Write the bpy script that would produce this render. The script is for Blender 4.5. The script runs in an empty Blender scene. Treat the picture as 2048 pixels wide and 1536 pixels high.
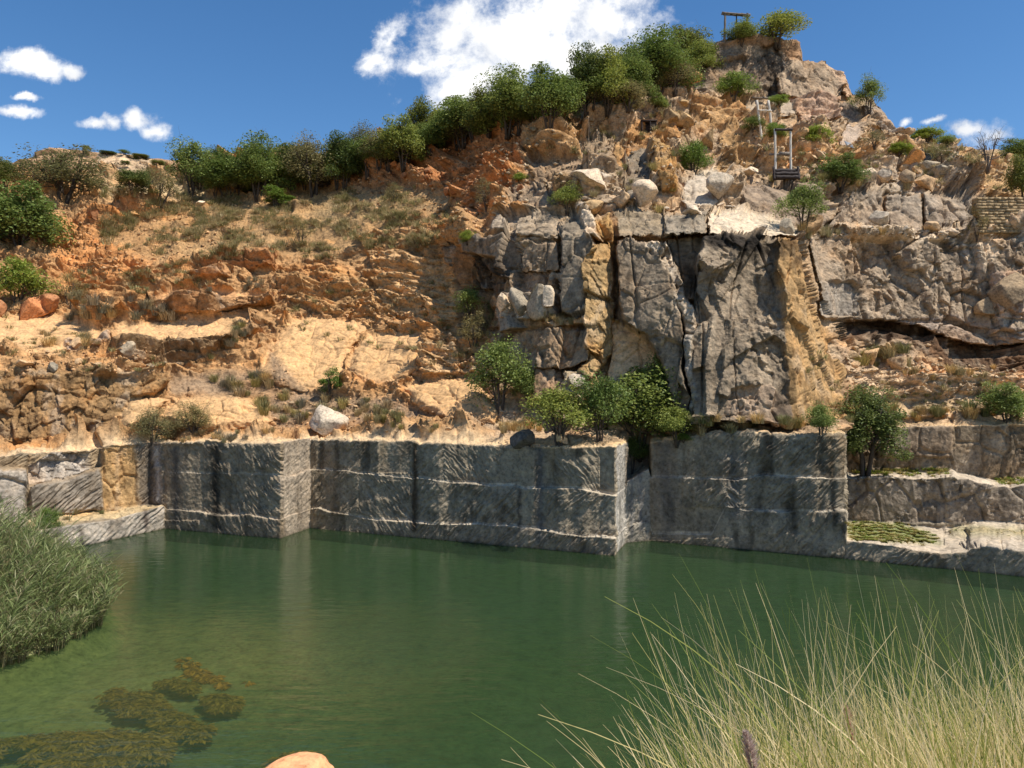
import bpy, bmesh, math, random
import numpy as np
from mathutils import Vector
R = math.radians
random.seed(7); rng = np.random.default_rng(7)
scene = bpy.context.scene
COL = scene.collection
EYE, F, CX, CY = 9.5, 1592.0, 1024.0, 768.0      # eye height (m) and focal length of the survey photo (pixels)
SUN_EL, SUN_AZ = 60.0, 116.0                     # degrees; azimuth clockwise from +Y

# ------------------------------------------------------------------ noise
_p = np.random.default_rng(3).permutation(256).astype(np.int32)
PERM = np.concatenate([_p, _p, _p])
_a = np.random.default_rng(4).normal(size=(256, 3)); GRAD = (_a/np.linalg.norm(_a, axis=1)[:, None]).astype(np.float32)
RND = np.random.default_rng(5).random((256, 7)).astype(np.float32)

def perlin(p, seed=0):
    p = np.asarray(p, np.float32)
    i = np.floor(p).astype(np.int32); f = p - i
    u = f*f*f*(f*(f*6-15)+10)
    i = (i + seed*17) & 255
    out = 0
    for dx in (0, 1):
        wx = u[:, 0] if dx else 1-u[:, 0]
        ax = PERM[(i[:, 0]+dx) & 255]
        for dy in (0, 1):
            wy = u[:, 1] if dy else 1-u[:, 1]
            ay = PERM[ax+((i[:, 1]+dy) & 255)]
            for dz in (0, 1):
                wz = u[:, 2] if dz else 1-u[:, 2]
                g = GRAD[PERM[ay+((i[:, 2]+dz) & 255)]]
                d = g[:, 0]*(f[:, 0]-dx)+g[:, 1]*(f[:, 1]-dy)+g[:, 2]*(f[:, 2]-dz)
                out = out + wx*wy*wz*d
    return out*1.6

def fbm(p, octs=4, seed=0, gain=.5, lac=2.03):
    p = np.asarray(p, np.float32); a = 1.0; s = 0; n = 0
    for k in range(octs):
        s = s + a*perlin(p, seed+k); n += a; a *= gain; p = p*lac+5.3
    return s/n

def facets(p, seed=0, tilt=1.1):
    """broken-rock relief: every cell is a tilted plane with its own offset; returns height and a crack mask"""
    p = np.asarray(p, np.float32)
    b = np.floor(p-.5).astype(np.int32)
    d1 = np.full(len(p), 1e9, np.float32); d2 = d1.copy()
    h = np.zeros(len(p), np.float32)
    for dx in (0, 1):
        for dy in (0, 1):
            for dz in (0, 1):
                c = b+np.array([dx, dy, dz], np.int32)
                k = (c+seed*31) & 255
                r = RND[PERM[PERM[PERM[k[:, 0]]+k[:, 1]]+k[:, 2]]]
                v = p-(c+.5+(r[:, :3]-.5)*.75)
                d = (v*v).sum(1)
                hh = (r[:, 3]-.5)*1.2+tilt*(v*(r[:, 4:7]-.5)*2).sum(1)
                n = d < d1
                d2 = np.where(n, d1, np.minimum(d2, d)); h = np.where(n, hh, h); d1 = np.where(n, d, d1)
    e = np.sqrt(d2)-np.sqrt(d1)
    return h, np.clip(1-e/.09, 0, 1)

def sstep(a, b, x):
    t = np.clip((x-a)/(b-a), 0, 1); return t*t*(3-2*t)

def lin(keys, x, col=1):
    k = np.array(keys, float); return np.interp(x, k[:, 0], k[:, col])

# ------------------------------------------------------------------ objects
def mesh_np(name, V, faces, mat=None, smooth=False, col=None, mats=None, midx=None):
    """faces: list of (M,k) integer arrays"""
    V = np.asarray(V, np.float32)
    faces = [np.asarray(f, np.int32) for f in faces if len(f)]
    me = bpy.data.meshes.new(name)
    me.vertices.add(len(V)); me.vertices.foreach_set('co', V.ravel())
    nl = sum(f.size for f in faces); npoly = sum(len(f) for f in faces)
    me.loops.add(nl); me.loops.foreach_set('vertex_index', np.concatenate([f.ravel() for f in faces]))
    me.polygons.add(npoly)
    tot = np.concatenate([np.full(len(f), f.shape[1], np.int32) for f in faces])
    st = np.concatenate([[0], np.cumsum(tot)[:-1]]).astype(np.int32)
    me.polygons.foreach_set('loop_start', st); me.polygons.foreach_set('loop_total', tot)
    if smooth: me.polygons.foreach_set('use_smooth', np.ones(npoly, bool))
    if col is not None:
        at = me.attributes.new('Col', 'FLOAT_COLOR', 'POINT')
        c = np.ones((len(V), 4), np.float32); c[:, :col.shape[1]] = col
        at.data.foreach_set('color', c.ravel())
    for m in (mats or ([mat] if mat else [])): me.materials.append(m)
    if midx is not None: me.polygons.foreach_set('material_index', np.asarray(midx, np.int32))
    me.update(calc_edges=True); me.validate()
    return me

def link(name, me, parent=None, loc=None, rz=0., sc=None):
    o = bpy.data.objects.new(name, me); COL.objects.link(o)
    if parent is not None: o.parent = parent
    if loc is not None: o.location = loc
    if rz: o.rotation_euler = (0, 0, rz)
    if sc is not None: o.scale = sc
    return o

def tag(o, label=None, cat=None, group=None, kind=None):
    for k, v in (('label', label), ('category', cat), ('group', group), ('kind', kind)):
        if v: o[k] = v
    return o

def at(px, py, D):
    return np.array([(px-CX)/F*D, D, EYE-(py-CY)/F*D])

def tube(path, rad, n=6, cap=True):
    """tapered tube along a polyline -> verts, quads, tris"""
    path = np.asarray(path, float); rad = np.broadcast_to(rad, len(path))
    T = np.gradient(path, axis=0); T /= np.linalg.norm(T, axis=1)[:, None]+1e-9
    up = np.where(np.abs(T[:, 2:3]) > .9, [[1., 0, 0]], [[0, 0, 1.]])
    A = np.cross(T, up); A /= np.linalg.norm(A, axis=1)[:, None]+1e-9
    B = np.cross(T, A)
    an = np.arange(n)*2*math.pi/n
    V = path[:, None]+rad[:, None, None]*(A[:, None]*np.cos(an)[None, :, None]+B[:, None]*np.sin(an)[None, :, None])
    V = V.reshape(-1, 3); m = len(path)
    i = np.arange(n); j = (i+1) % n
    Q = np.concatenate([np.stack([k*n+i, k*n+j, (k+1)*n+j, (k+1)*n+i], 1) for k in range(m-1)])
    Tt = []
    if cap:
        V = np.vstack([V, path[0], path[-1]])
        Tt = np.concatenate([np.stack([j, i, np.full(n, m*n)], 1), np.stack([(m-1)*n+i, (m-1)*n+j, np.full(n, m*n+1)], 1)])
    return V, Q, Tt

class MB:
    def __init__(s): s.V = []; s.Q = []; s.T = []; s.n = 0
    def add(s, V, Q=(), T=()):
        s.V.append(np.asarray(V, float))
        if len(Q): s.Q.append(np.asarray(Q)+s.n)
        if len(T): s.T.append(np.asarray(T)+s.n)
        s.n += len(V); return s
    def tube(s, path, rad, n=6): return s.add(*tube(path, rad, n))
    def mesh(s, name, mat, smooth=False):
        fs = ([np.concatenate(s.Q)] if s.Q else [])+([np.concatenate(s.T)] if s.T else [])
        return mesh_np(name, np.concatenate(s.V), fs, mat, smooth)

# ------------------------------------------------------------------ materials
def new_mat(name):
    m = bpy.data.materials.new(name); m.use_nodes = True
    nt = m.node_tree; nt.nodes.clear()
    return m, nt, nt.nodes.new('ShaderNodeOutputMaterial')

def N(nt, t, **kw):
    n = nt.nodes.new(t)
    for k, v in kw.items():
        if k.startswith('i_'):
            key = k[2:]; n.inputs[int(key) if key.isdigit() else key.replace('_', ' ')].default_value = v
        else: setattr(n, k, v)
    return n

def ramp(nt, fac, stops):
    r = nt.nodes.new('ShaderNodeValToRGB'); e = r.color_ramp.elements
    while len(e) < len(stops): e.new(.5)
    for q, (p, c) in zip(e, stops): q.position = p; q.color = (*c, 1)
    nt.links.new(fac, r.inputs[0]); return r.outputs[0]

def mulcol(nt, a, b, fac=1.0):
    m = N(nt, 'ShaderNodeMix', data_type='RGBA', blend_type='MULTIPLY'); m.inputs[0].default_value = fac
    nt.links.new(a, m.inputs[6]); nt.links.new(b, m.inputs[7]); return m.outputs[2]

def rock_mat(name, bump=.11, s1=1.6, s2=5.5, attr=True, base=(.3, .25, .2), obj=False):
    m, nt, out = new_mat(name); L = nt.links.new
    b = N(nt, 'ShaderNodeBsdfPrincipled'); b.inputs['Roughness'].default_value = .92; b.inputs['Specular IOR Level'].default_value = .18
    tc = N(nt, 'ShaderNodeTexCoord')
    if obj: co = tc.outputs['Object']
    else: co = N(nt, 'ShaderNodeNewGeometry').outputs['Position']
    n1 = N(nt, 'ShaderNodeTexNoise', i_Scale=s1, i_Detail=6., i_Roughness=.65); L(co, n1.inputs['Vector'])
    n2 = N(nt, 'ShaderNodeTexNoise', i_Scale=s2, i_Detail=4., i_Roughness=.7); L(co, n2.inputs['Vector'])
    if attr: an_ = N(nt, 'ShaderNodeAttribute', attribute_name='Col'); base_s = an_.outputs['Color']
    else:
        rgb = N(nt, 'ShaderNodeRGB'); rgb.outputs[0].default_value = (*base, 1); base_s = rgb.outputs[0]
        if obj:
            oi = N(nt, 'ShaderNodeObjectInfo')
            base_s = mulcol(nt, base_s, ramp(nt, oi.outputs['Random'], [(0, (.72, .70, .68)), (.5, (1, .95, .9)), (1, (1.25, 1.1, .95))]))
    c = mulcol(nt, base_s, ramp(nt, n1.outputs['Fac'], [(.25, (.50, .47, .44)), (.47, (1, 1, 1)), (.72, (1.38, 1.31, 1.22))]))
    c = mulcol(nt, c, ramp(nt, n2.outputs['Fac'], [(.28, (.52, .49, .46)), (.48, (1, 1, 1)), (.72, (1.32, 1.30, 1.27))]))
    L(c, b.inputs['Base Color'])
    bp = N(nt, 'ShaderNodeBump', i_Strength=1.0, i_Distance=bump); L(n2.outputs['Fac'], bp.inputs['Height'])
    vo = N(nt, 'ShaderNodeTexVoronoi', i_Scale=s2*.55, feature='F1'); L(co, vo.inputs['Vector'])
    bq = N(nt, 'ShaderNodeBump', i_Strength=1.0, i_Distance=bump*.7); L(vo.outputs['Distance'], bq.inputs['Height']); L(bp.outputs[0], bq.inputs['Normal'])
    if attr: L(an_.outputs['Alpha'], bp.inputs['Strength']); L(an_.outputs['Alpha'], bq.inputs['Strength'])
    L(bq.outputs[0], b.inputs['Normal']); L(b.outputs[0], out.inputs[0])
    return m

def leaf_mat(name, stops, tr=.35, gloss=.25):
    m, nt, out = new_mat(name); L = nt.links.new
    g = N(nt, 'ShaderNodeNewGeometry'); oi = N(nt, 'ShaderNodeObjectInfo')
    c = ramp(nt, g.outputs['Random Per Island'], stops)
    c = mulcol(nt, c, ramp(nt, oi.outputs['Random'], [(0, (.68, .76, .72)), (.5, (1, 1, 1)), (1, (1.36, 1.16, .86))]))
    b = N(nt, 'ShaderNodeBsdfPrincipled'); b.inputs['Roughness'].default_value = .55; b.inputs['Specular IOR Level'].default_value = gloss
    t = N(nt, 'ShaderNodeBsdfTranslucent'); mx = N(nt, 'ShaderNodeMixShader'); mx.inputs[0].default_value = tr
    L(c, b.inputs['Base Color']); L(c, t.inputs['Color'])
    L(b.outputs[0], mx.inputs[1]); L(t.outputs[0], mx.inputs[2]); L(mx.outputs[0], out.inputs[0])
    return m

def plain_mat(name, col, rough=.8, grain=None, spec=.3):
    m, nt, out = new_mat(name); L = nt.links.new
    b = N(nt, 'ShaderNodeBsdfPrincipled'); b.inputs['Roughness'].default_value = rough; b.inputs['Specular IOR Level'].default_value = spec
    tc = N(nt, 'ShaderNodeTexCoord'); mp = N(nt, 'ShaderNodeMapping'); mp.inputs['Scale'].default_value = grain or (6, 6, 6)
    L(tc.outputs['Object'], mp.inputs[0])
    n = N(nt, 'ShaderNodeTexNoise', i_Scale=1.0, i_Detail=5., i_Roughness=.65); L(mp.outputs[0], n.inputs['Vector'])
    rgb = N(nt, 'ShaderNodeRGB'); rgb.outputs[0].default_value = (*col, 1)
    L(mulcol(nt, rgb.outputs[0], ramp(nt, n.outputs['Fac'], [(.3, (.5, .48, .46)), (.5, (1, 1, 1)), (.7, (1.4, 1.38, 1.34))])), b.inputs['Base Color'])
    bp = N(nt, 'ShaderNodeBump', i_Strength=.6, i_Distance=.02); L(n.outputs['Fac'], bp.inputs['Height']); L(bp.outputs[0], b.inputs['Normal'])
    L(b.outputs[0], out.inputs[0]); return m
SKY_STR, SUN_STR, EXPO = .125, 4.9, 0.25
# ------------------------------------------------------------------ the quarry: surveyed feature lines (photo px, py, metres away)
STEP = 1.7
PX = np.arange(-200, 2252, STEP)
NC = len(PX)
WATER = [(-200,1170),(55,1115),(330,1057),(560,1077),(620,1056),(1228,1111),(1251,1086),(1300,1081),(1688,1117),(2048,1153),(2260,1173)]
J2 = [(-200,1085),(0,1075),(55,1066),(100,1058),(150,1052),(230,1040),(327,1011),(333,1019),(400,1024),(450,1033),(500,1030),(530,1036),(558,1041),(575,1034),(618,1019),(640,1016),(660,1024),(700,1030),(740,1038),(830,1045),(900,1051),(960,1049),(1040,1055),(1100,1062),(1150,1072),(1228,1077),(1251,1054),(1298,1043),(1304,1068),(1425,1070),(1452,1012),(1475,1017),(1500,1022),(1560,1024),(1600,1021),(1640,1023),(1686,1020),(1692,1081),(1790,1092),(1826,1102),(1878,1109),(1935,1105),(1943,1096),(1950,1094),(2048,1104),(2260,1112)]
L2D = [(-200,4.5),(55,4),(200,3.6),(300,2.0),(327,.4),(335,.24),(1300,.24),(1304,.05),(1440,.1),(1460,.24),(1686,.24),(1692,6),(2048,7.4),(2260,8)]
J1 = [(-200,960),(0,938),(50,941),(56,976),(130,962),(202,936),(207,930),(330,930),(336,945),(556,950),(575,955),(618,940),(660,940),(700,943),(760,950),(828,957),(836,955),(860,958),(900,966),(960,970),(1030,972),(1045,977),(1150,977),(1228,992),(1250,976),(1254,964),(1297,938),(1302,955),(1365,956),(1440,958),(1475,962),(1530,950),(1600,956),(1688,958),(1692,956),(1768,954),(1850,957),(1906,952),(1913,958),(1997,976),(2048,972),(2260,985)]
L1D = [(-200,1),(50,.9),(56,1.3),(202,1.0),(207,.03),(556,.03),(575,.16),(618,.26),(1228,.26),(1250,.16),(1254,2.4),(1297,2.4),(1302,.14),(1470,.22),(1688,.24),(1692,2.8),(2048,3.6),(2260,4)]
TE = [(-200,930),(0,914),(40,906),(100,903),(180,899),(205,893),(330,883),(400,881),(470,885),(560,884),(618,876),(640,878),(830,880),(840,884),(940,887),(1100,894),(1228,894),(1250,886),(1262,884),(1300,884),(1380,872),(1430,860),(1500,862),(1600,868),(1690,864),(1694,858),(1740,855),(1770,853),(2048,848),(2260,846)]
TB = [(-200,892,52.5),(0,889,53.5),(160,884,54),(330,875,54.5),(480,868,54.5),(620,862,55.5),(760,858,55),(900,856,53.5),(1000,858,52),(1100,862,50.8),(1228,866,50),(1300,856,51),(1400,851,49.6),(1500,850,48.6),(1690,849,47.6),(1760,843,54),(2048,838,55),(2260,836,55)]
A_ = [(-200,770,53.5),(0,762,54.6),(160,745,55.6),(260,742,57),(330,785,57.5),(480,790,58),(620,775,60),(760,750,60.5),(900,765,58),(1000,790,54.5),(1100,805,52.3),(1228,828,51.2),(1300,828,51.8),(1400,835,50.2),(1500,835,49.4),(1610,838,49.6),(1690,790,53),(1760,742,58),(2048,750,58),(2260,750,57)]
B_ = [(-200,640,62),(0,635,64),(160,640,66),(330,645,66),(480,650,66),(620,640,67),(760,645,66),(900,640,63),(1000,640,58.5),(1100,640,55),(1228,640,53.2),(1400,640,51.6),(1610,640,51.8),(1690,640,60),(1760,650,60.8),(1900,645,61.3),(2048,690,60),(2260,700,59)]
C1 = [(-200,520,72),(0,520,73),(160,530,74),(330,540,74),(480,535,75),(620,520,76),(760,500,74),(880,485,70),(940,476,62),(1000,472,60),(1100,470,57.5),(1228,468,55.4),(1400,472,53.8),(1606,472,54),(1640,474,61.2),(1690,475,61.4),(1900,475,62.4),(2048,470,61.5),(2260,470,61)]
C2 = [(-200,440,82),(0,430,84),(160,425,84),(330,430,85),(480,425,86),(620,425,86),(760,420,81),(900,420,75),(1000,430,64),(1100,426,61),(1228,428,59.5),(1400,428,58.4),(1530,440,59),(1610,458,60.5),(1690,466,64.5),(1900,466,65.5),(2048,455,65),(2260,455,65)]
D1 = [(-200,395,92),(0,390,94),(160,402,90),(330,397,92),(480,390,93),(620,382,93),(760,372,88),(900,382,80),(1000,376,69),(1100,371,65),(1228,370,63.5),(1400,370,62.8),(1500,367,63.2),(1640,367,63.3),(1700,379,66),(1900,393,67.5),(2048,386,70),(2260,380,72)]
D2 = [(-200,386,97),(160,396,95),(330,386,98),(480,370,99),(620,365,99),(760,350,92),(900,350,84),(1000,345,73),(1100,332,69),(1228,340,67),(1400,345,67),(1500,359,68),(1640,359,68),(1700,368,70),(1900,376,72),(2048,362,76),(2260,360,78)]
E_ = [(-200,376,103),(160,387,103),(330,372,104),(480,352,105),(620,350,104),(760,320,97),(900,300,92),(1000,280,84),(1065,270,80),(1100,255,80),(1228,255,79),(1400,250,80),(1500,255,81),(1640,260,80),(1740,300,80),(1850,330,80),(1950,340,82),(2048,335,84),(2260,335,86)]
F_ = [(-200,367,110),(160,381,110),(330,362,112),(480,342,112),(620,338,110),(760,300,104),(900,270,99),(1000,250,96),(1100,225,94),(1228,200,92),(1350,182,91),(1400,192,88.5),(1560,200,88),(1640,202,88),(1720,232,87),(1790,272,87.5),(1850,306,88),(1950,319,92),(2048,318,95),(2260,318,97)]
G_ = [(-200,364,114),(160,378,114),(330,358,116),(480,338,116),(620,332,114),(760,292,109),(900,260,104),(1000,238,102),(1100,210,100),(1228,180,98),(1350,150,97),(1395,125,93),(1430,85,92),(1460,76,92),(1500,76,92),(1560,86,92),(1602,92,92),(1606,122,91.5),(1650,126,91),(1690,150,91),(1704,188,90.6),(1760,215,90.5),(1780,248,90.5),(1800,268,91),(1830,280,91),(1900,296,95),(2048,308,100),(2260,310,104)]

def jit(a, amp, f, seed):
    q = np.stack([PX*f, np.full(NC, seed*3.7), np.zeros(NC)], 1); return a+amp*fbm(q, 3, seed)
def rowpos(py, D):
    return np.stack([(PX-CX)/F*D, D, EYE-(py-CY)/F*D], 1)
rows = []; counts = []; names = []
def addrow(P, n, nm):
    rows.append(P); counts.append(n); names.append(nm)
pw = lin(WATER, PX); Dw = F*EYE/(pw-CY)
addrow(np.stack([(PX-CX)/F*Dw, Dw, np.full(NC, -2.2)], 1), 0, 'U')
addrow(np.stack([(PX-CX)/F*Dw, Dw, np.zeros(NC)], 1), 12, 'W')
j2 = jit(lin(J2, PX), 3.0, .035, 1); Dj2 = Dw+.02
addrow(rowpos(j2, Dj2), 30, 'J2')
P = rowpos(j2, Dj2); l2 = lin(L2D, PX); l2 = np.where(l2 < .35, l2*(.80+2.4*fbm(np.stack([PX*.012, PX*0+4, PX*0], 1), 3, 14)).clip(.03, 1.6), l2); Pb = np.stack([P[:, 0]*(Dj2+l2)/Dj2, Dj2+l2, P[:, 2]+.02+l2*.02], 1)
addrow(Pb, 12, 'J2b')
Dj1 = Dj2+l2+.05; j1 = jit(lin(J1, PX), 3.0, .035, 2)
addrow(rowpos(j1, Dj1), 50, 'J1')
P = rowpos(j1, Dj1); l1 = lin(L1D, PX); l1 = np.where(l1 < .35, l1*(.80+2.4*fbm(np.stack([PX*.012, PX*0+9, PX*0], 1), 3, 15)).clip(.03, 1.6), l1); Pb = np.stack([P[:, 0]*(Dj1+l1)/Dj1, Dj1+l1, P[:, 2]+.02], 1)
addrow(Pb, 9, 'J1b')
Dte = Dj1+l1+.05; te = jit(lin(TE, PX), 4.0, .035, 3)+2.0*np.maximum(0, fbm(np.stack([PX*.11, PX*0, PX*0], 1), 2, 16))*3
addrow(rowpos(te, Dte), 50, 'TE')
def nat(keys, amp, n, nm, seed, f=.02):
    addrow(rowpos(jit(lin(keys, PX), amp, f, seed), lin(keys, PX, 2)), n, nm)
nat(TB, 2.5, 29, 'TB', 4)
nat(A_, 5, 71, 'A', 5); nat(B_, 5, 96, 'B', 6); nat(C1, 4, 105, 'C1', 7); nat(C2, 3, 41, 'C2', 8)
nat(D1, 3, 41, 'D1', 9); nat(D2, 3, 25, 'D2', 10); nat(E_, 4, 59, 'E', 11); nat(F_, 4, 46, 'F', 12); nat(G_, 2.5, 71, 'G', 13, .06)
Pg = rows[-1].copy()
k = np.array([1.06, 1.06, 1.0]); H = Pg*k; H[:, 2] -= .8; addrow(H, 10, 'H')
I_ = Pg*np.array([1.35, 1.35, 1.0]); I_[:, 2] -= 9; addrow(I_, 10, 'I')
Z_ = Pg*np.array([2.4, 2.4, 1.0]); Z_[:, 2] = -3; addrow(Z_, 10, 'Z')

grid = [rows[0][None]]; rid = [np.zeros(1)]
for k in range(1, len(rows)):
    t = (np.arange(1, counts[k]+1)/counts[k])[:, None, None]
    grid.append(rows[k-1][None]*(1-t)+rows[k][None]*t); rid.append(k-1+t[:, 0, 0])
GR = np.concatenate(grid).astype(np.float32); RID = np.concatenate(rid)
NR = GR.shape[0]
ROW = {n: int(np.argmin(np.abs(RID-i))) for i, n in enumerate(names)}
P0 = GR.reshape(-1, 3).astype(np.float64)
gpx = np.broadcast_to(PX[None], (NR, NC)).ravel().copy()
gpy = CY-(P0[:, 2]-EYE)/P0[:, 1]*F
grow = np.broadcast_to(RID[:, None], (NR, NC)).ravel()
nv = len(P0)

# smoothed base normals
def boxblur(a, r):
    for ax in (0, 1):
        p = np.pad(a, [(r, r) if i == ax else (0, 0) for i in range(a.ndim)], mode='edge')
        c = np.cumsum(p, axis=ax); z = np.zeros_like(np.take(c, [0], ax)); c = np.concatenate([z, c], ax)
        n = a.shape[ax]
        a = (np.take(c, np.arange(2*r+1, 2*r+1+n), ax)-np.take(c, np.arange(n), ax))/(2*r+1)
    return a
S = boxblur(GR.astype(np.float64), 4)
nrm = np.cross(np.gradient(S, axis=1), np.gradient(S, axis=0)); nrm /= np.linalg.norm(nrm, axis=2)[..., None]+1e-9
NRM = boxblur(nrm, 3).reshape(-1, 3); NRM /= np.linalg.norm(NRM, axis=1)[:, None]+1e-9

# ------------------------------------------------------------------ regions
TYPES = ('cut', 'rock', 'strata', 'slab', 'dirt', 'face', 'feather')
Wt = {t: np.zeros(nv, np.float32) for t in TYPES}
C = dict(dirt=(.43,.245,.108), red=(.42,.175,.07), cream=(.57,.345,.16), ochre=(.43,.275,.12), tan=(.43,.32,.21), grey=(.245,.205,.155),
         lgrey=(.45,.39,.31), blue=(.23,.22,.2), dark=(.055,.045,.036), brown=(.25,.155,.08), pink=(.50,.36,.25), pale=(.66,.54,.40), cutg=(.275,.225,.155), straw=(.42,.33,.19))
warp = fbm(P0*np.array([.5, .5, .5]), 3, 21); warp2 = fbm(P0*2.1, 3, 22)
upper = grow > 6.0
right = sstep(930, 1010, gpx+warp*60)
Wt['cut'][:] = np.where(upper, 0, 1)
Wt['rock'][:] = np.where(upper, right, 0)
Wt['strata'][:] = np.where(upper, (1-right)*(.5+.5*sstep(-.25, .25, warp)), 0)
up_r = right*sstep(12.6, 13.1, grow)*(1-sstep(15.0, 15.3, grow))*.75
Wt['rock'] -= up_r*upper; Wt['strata'] += up_r*upper
Wt['dirt'][:] = np.where(upper, (1-right)*(1-(.5+.5*sstep(-.25, .25, warp))), 0)
ALB = np.zeros((nv, 3), np.float32)
ALB[:] = np.where(upper[:, None], np.array(C['dirt'])*(1-right[:, None])+np.array(C['tan'])*right[:, None], C['cutg'])
PUSH = np.zeros(nv, np.float32)
wx = gpx+warp*9+warp2*3; wy = gpy+np.roll(warp, 7777)*7+np.roll(warp2, 5555)*3

def polydist(poly, x, y):
    poly = np.array(poly, float); n = len(poly); inside = np.zeros(len(x), bool); dd = np.full(len(x), 1e9)
    for i in range(n):
        x0, y0 = poly[i]; x1, y1 = poly[(i+1) % n]
        ex, ey = x1-x0, y1-y0; t = np.clip(((x-x0)*ex+(y-y0)*ey)/(ex*ex+ey*ey+1e-9), 0, 1)
        dd = np.minimum(dd, np.hypot(x-x0-t*ex, y-y0-t*ey))
        c = (y0 > y) != (y1 > y)
        inside ^= c & (x < (x1-x0)*(y-y0)/(y1-y0+1e-12)+x0)
    return np.where(inside, dd, -dd)

def region(poly, typ=None, col=None, push=0, tx=0, ty=0, soft=4, rows_=(6.0, 99), cs=1.0, natural=True, rim=None):
    a = np.array(poly, float); lo = a.min(0)-soft-14; hi = a.max(0)+soft+14
    idx = np.nonzero((gpx > lo[0]) & (gpx < hi[0]) & (gpy > lo[1]) & (gpy < hi[1]) & (grow >= rows_[0]) & (grow <= rows_[1]))[0]
    if not len(idx): return
    x, y = (wx[idx], wy[idx]) if natural else (gpx[idx], gpy[idx])
    d = polydist(poly, x, y); m = sstep(-soft, soft, d).astype(np.float32)
    if typ:
        for t in TYPES: Wt[t][idx] *= 1-m
        Wt[typ][idx] += m
    if col is not None:
        c = np.array(C[col] if isinstance(col, str) else col); mm = (m*cs)[:, None]; ALB[idx] = ALB[idx]*(1-mm)+c*mm
    if push or tx or ty:
        c = a.mean(0); m2 = sstep(-2, 3, d)
        h = push+tx*(gpx[idx]-c[0])/100+ty*(gpy[idx]-c[1])/100
        if rim is None and typ == 'slab' and gpx[idx].mean() < 1010: rim = 16
        if rim: h = h*(.15+.85*np.sqrt(np.clip(d/rim, 0, 1)))
        PUSH[idx] = np.maximum(PUSH[idx], m2*h) if push > 0 else PUSH[idx]+m2*h
exec_regions = True
# --- left: orange slope, ledges and slabs
region([(-200,370),(1060,240),(1060,470),(900,480),(500,560),(-200,560)], None, 'dirt')
region([(110,440),(330,425),(350,470),(300,560),(160,600),(105,520)], 'strata', (.50,.24,.09), .0)
region([(690,350),(860,270),(1060,255),(1060,330),(1000,420),(850,470),(760,420),(660,400)], 'strata', (.42,.20,.085))
region([(200,470),(420,400),(660,380),(900,390),(940,440),(840,490),(560,520),(300,530),(220,500)], 'dirt', (.34,.215,.10), 0, soft=16, cs=.7)
region([(720,470),(940,440),(990,500),(960,600),(900,560),(840,590),(760,560)], 'strata', (.40,.23,.10), .4)
region([(900,480),(960,520),(985,590),(1000,660),(930,680),(910,560)], 'rock', 'brown', -.6)
region([(408,520),(560,514),(556,545),(410,547)], 'strata', (.40,.20,.085), 1.0, ty=-5.0, soft=2)
region([(374,551),(462,547),(466,569),(378,570)], 'rock', (.44,.23,.10), .9, ty=-6.0, soft=2)
region([(298,600),(350,578),(450,582),(548,588),(548,600),(350,602)], 'slab', (.52,.29,.13), 0, soft=2)
region([(298,602),(350,596),(450,598),(546,600),(549,610),(470,622),(430,642),(380,636),(312,632)], 'rock', (.38,.205,.09), 1.7, ty=-5.5, soft=2)  # ledge front: its shade painted in, browner than the top
region([(228,702),(300,708),(400,692),(505,654),(522,664),(430,715),(330,748),(240,732)], 'rock', (.27,.165,.08), 1.0, ty=-4.0)  # bank below the lit bench, its shade put into the dark brown
region([(-40,640),(110,630),(230,672),(228,700),(120,715),(-40,700)], 'slab', (.56,.345,.165), .6, soft=6)
region([(235,652),(330,645),(440,642),(520,625),(500,650),(400,690),(300,706),(235,690)], 'slab', (.55,.34,.165), .5, soft=5)
region([(130,680),(225,678),(225,705),(135,712)], 'rock', (.40,.27,.18), .5)
region([(-200,752),(60,748),(260,742),(310,760),(330,790),(245,850),(230,880),(-200,895)], 'rock', (.30,.18,.08), .2, soft=4)
region([(240,842),(262,800),(320,793),(335,800),(270,868),(245,862)], 'slab', (.54,.34,.165), 1.0, soft=3)
region([(318,838),(350,800),(400,789),(470,788),(530,808),(548,845),(520,858),(440,862),(360,862)], 'slab', 'cream', 1.25, soft=3, ty=-.6)
region([(518,745),(545,690),(575,650),(620,636),(715,640),(735,660),(700,700),(690,765),(630,790),(560,775)], 'slab', 'cream', 1.25, soft=3, ty=-.5)
region([(700,742),(705,700),(740,668),(800,666),(858,671),(850,700),(838,740),(790,765),(730,775)], 'slab', 'cream', 1.25, soft=3, ty=-.4)
region([(806,782),(850,762),(905,757),(955,768),(985,800),(1003,828),(990,852),(940,852),(880,840),(840,818)], 'slab', 'cream', 1.25, soft=3, ty=-.5)
region([(838,690),(920,695),(925,750),(850,755)], 'strata', (.56,.37,.19), .5)
region([(560,560),(700,545),(770,600),(850,640),(770,640),(640,625),(560,600)], 'strata', (.47,.27,.115), .4)
region([(750,510),(900,520),(920,640),(860,665),(760,600)], 'strata', (.54,.33,.155), .3)
region([(610,400),(820,370),(930,400),(800,440),(640,450)], 'dirt', (.33,.24,.12), soft=20, cs=.5)
region([(200,380),(430,370),(420,400),(210,420)], 'dirt', 'straw', soft=14, cs=.8)
region([(540,700),(620,790),(800,800),(980,860),(700,862),(560,860),(540,830)], 'dirt', (.27,.185,.115), soft=10, cs=.85)
region([(330,752),(520,740),(560,790),(340,792)], 'dirt', (.27,.19,.12), soft=10, cs=.85)
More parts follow.
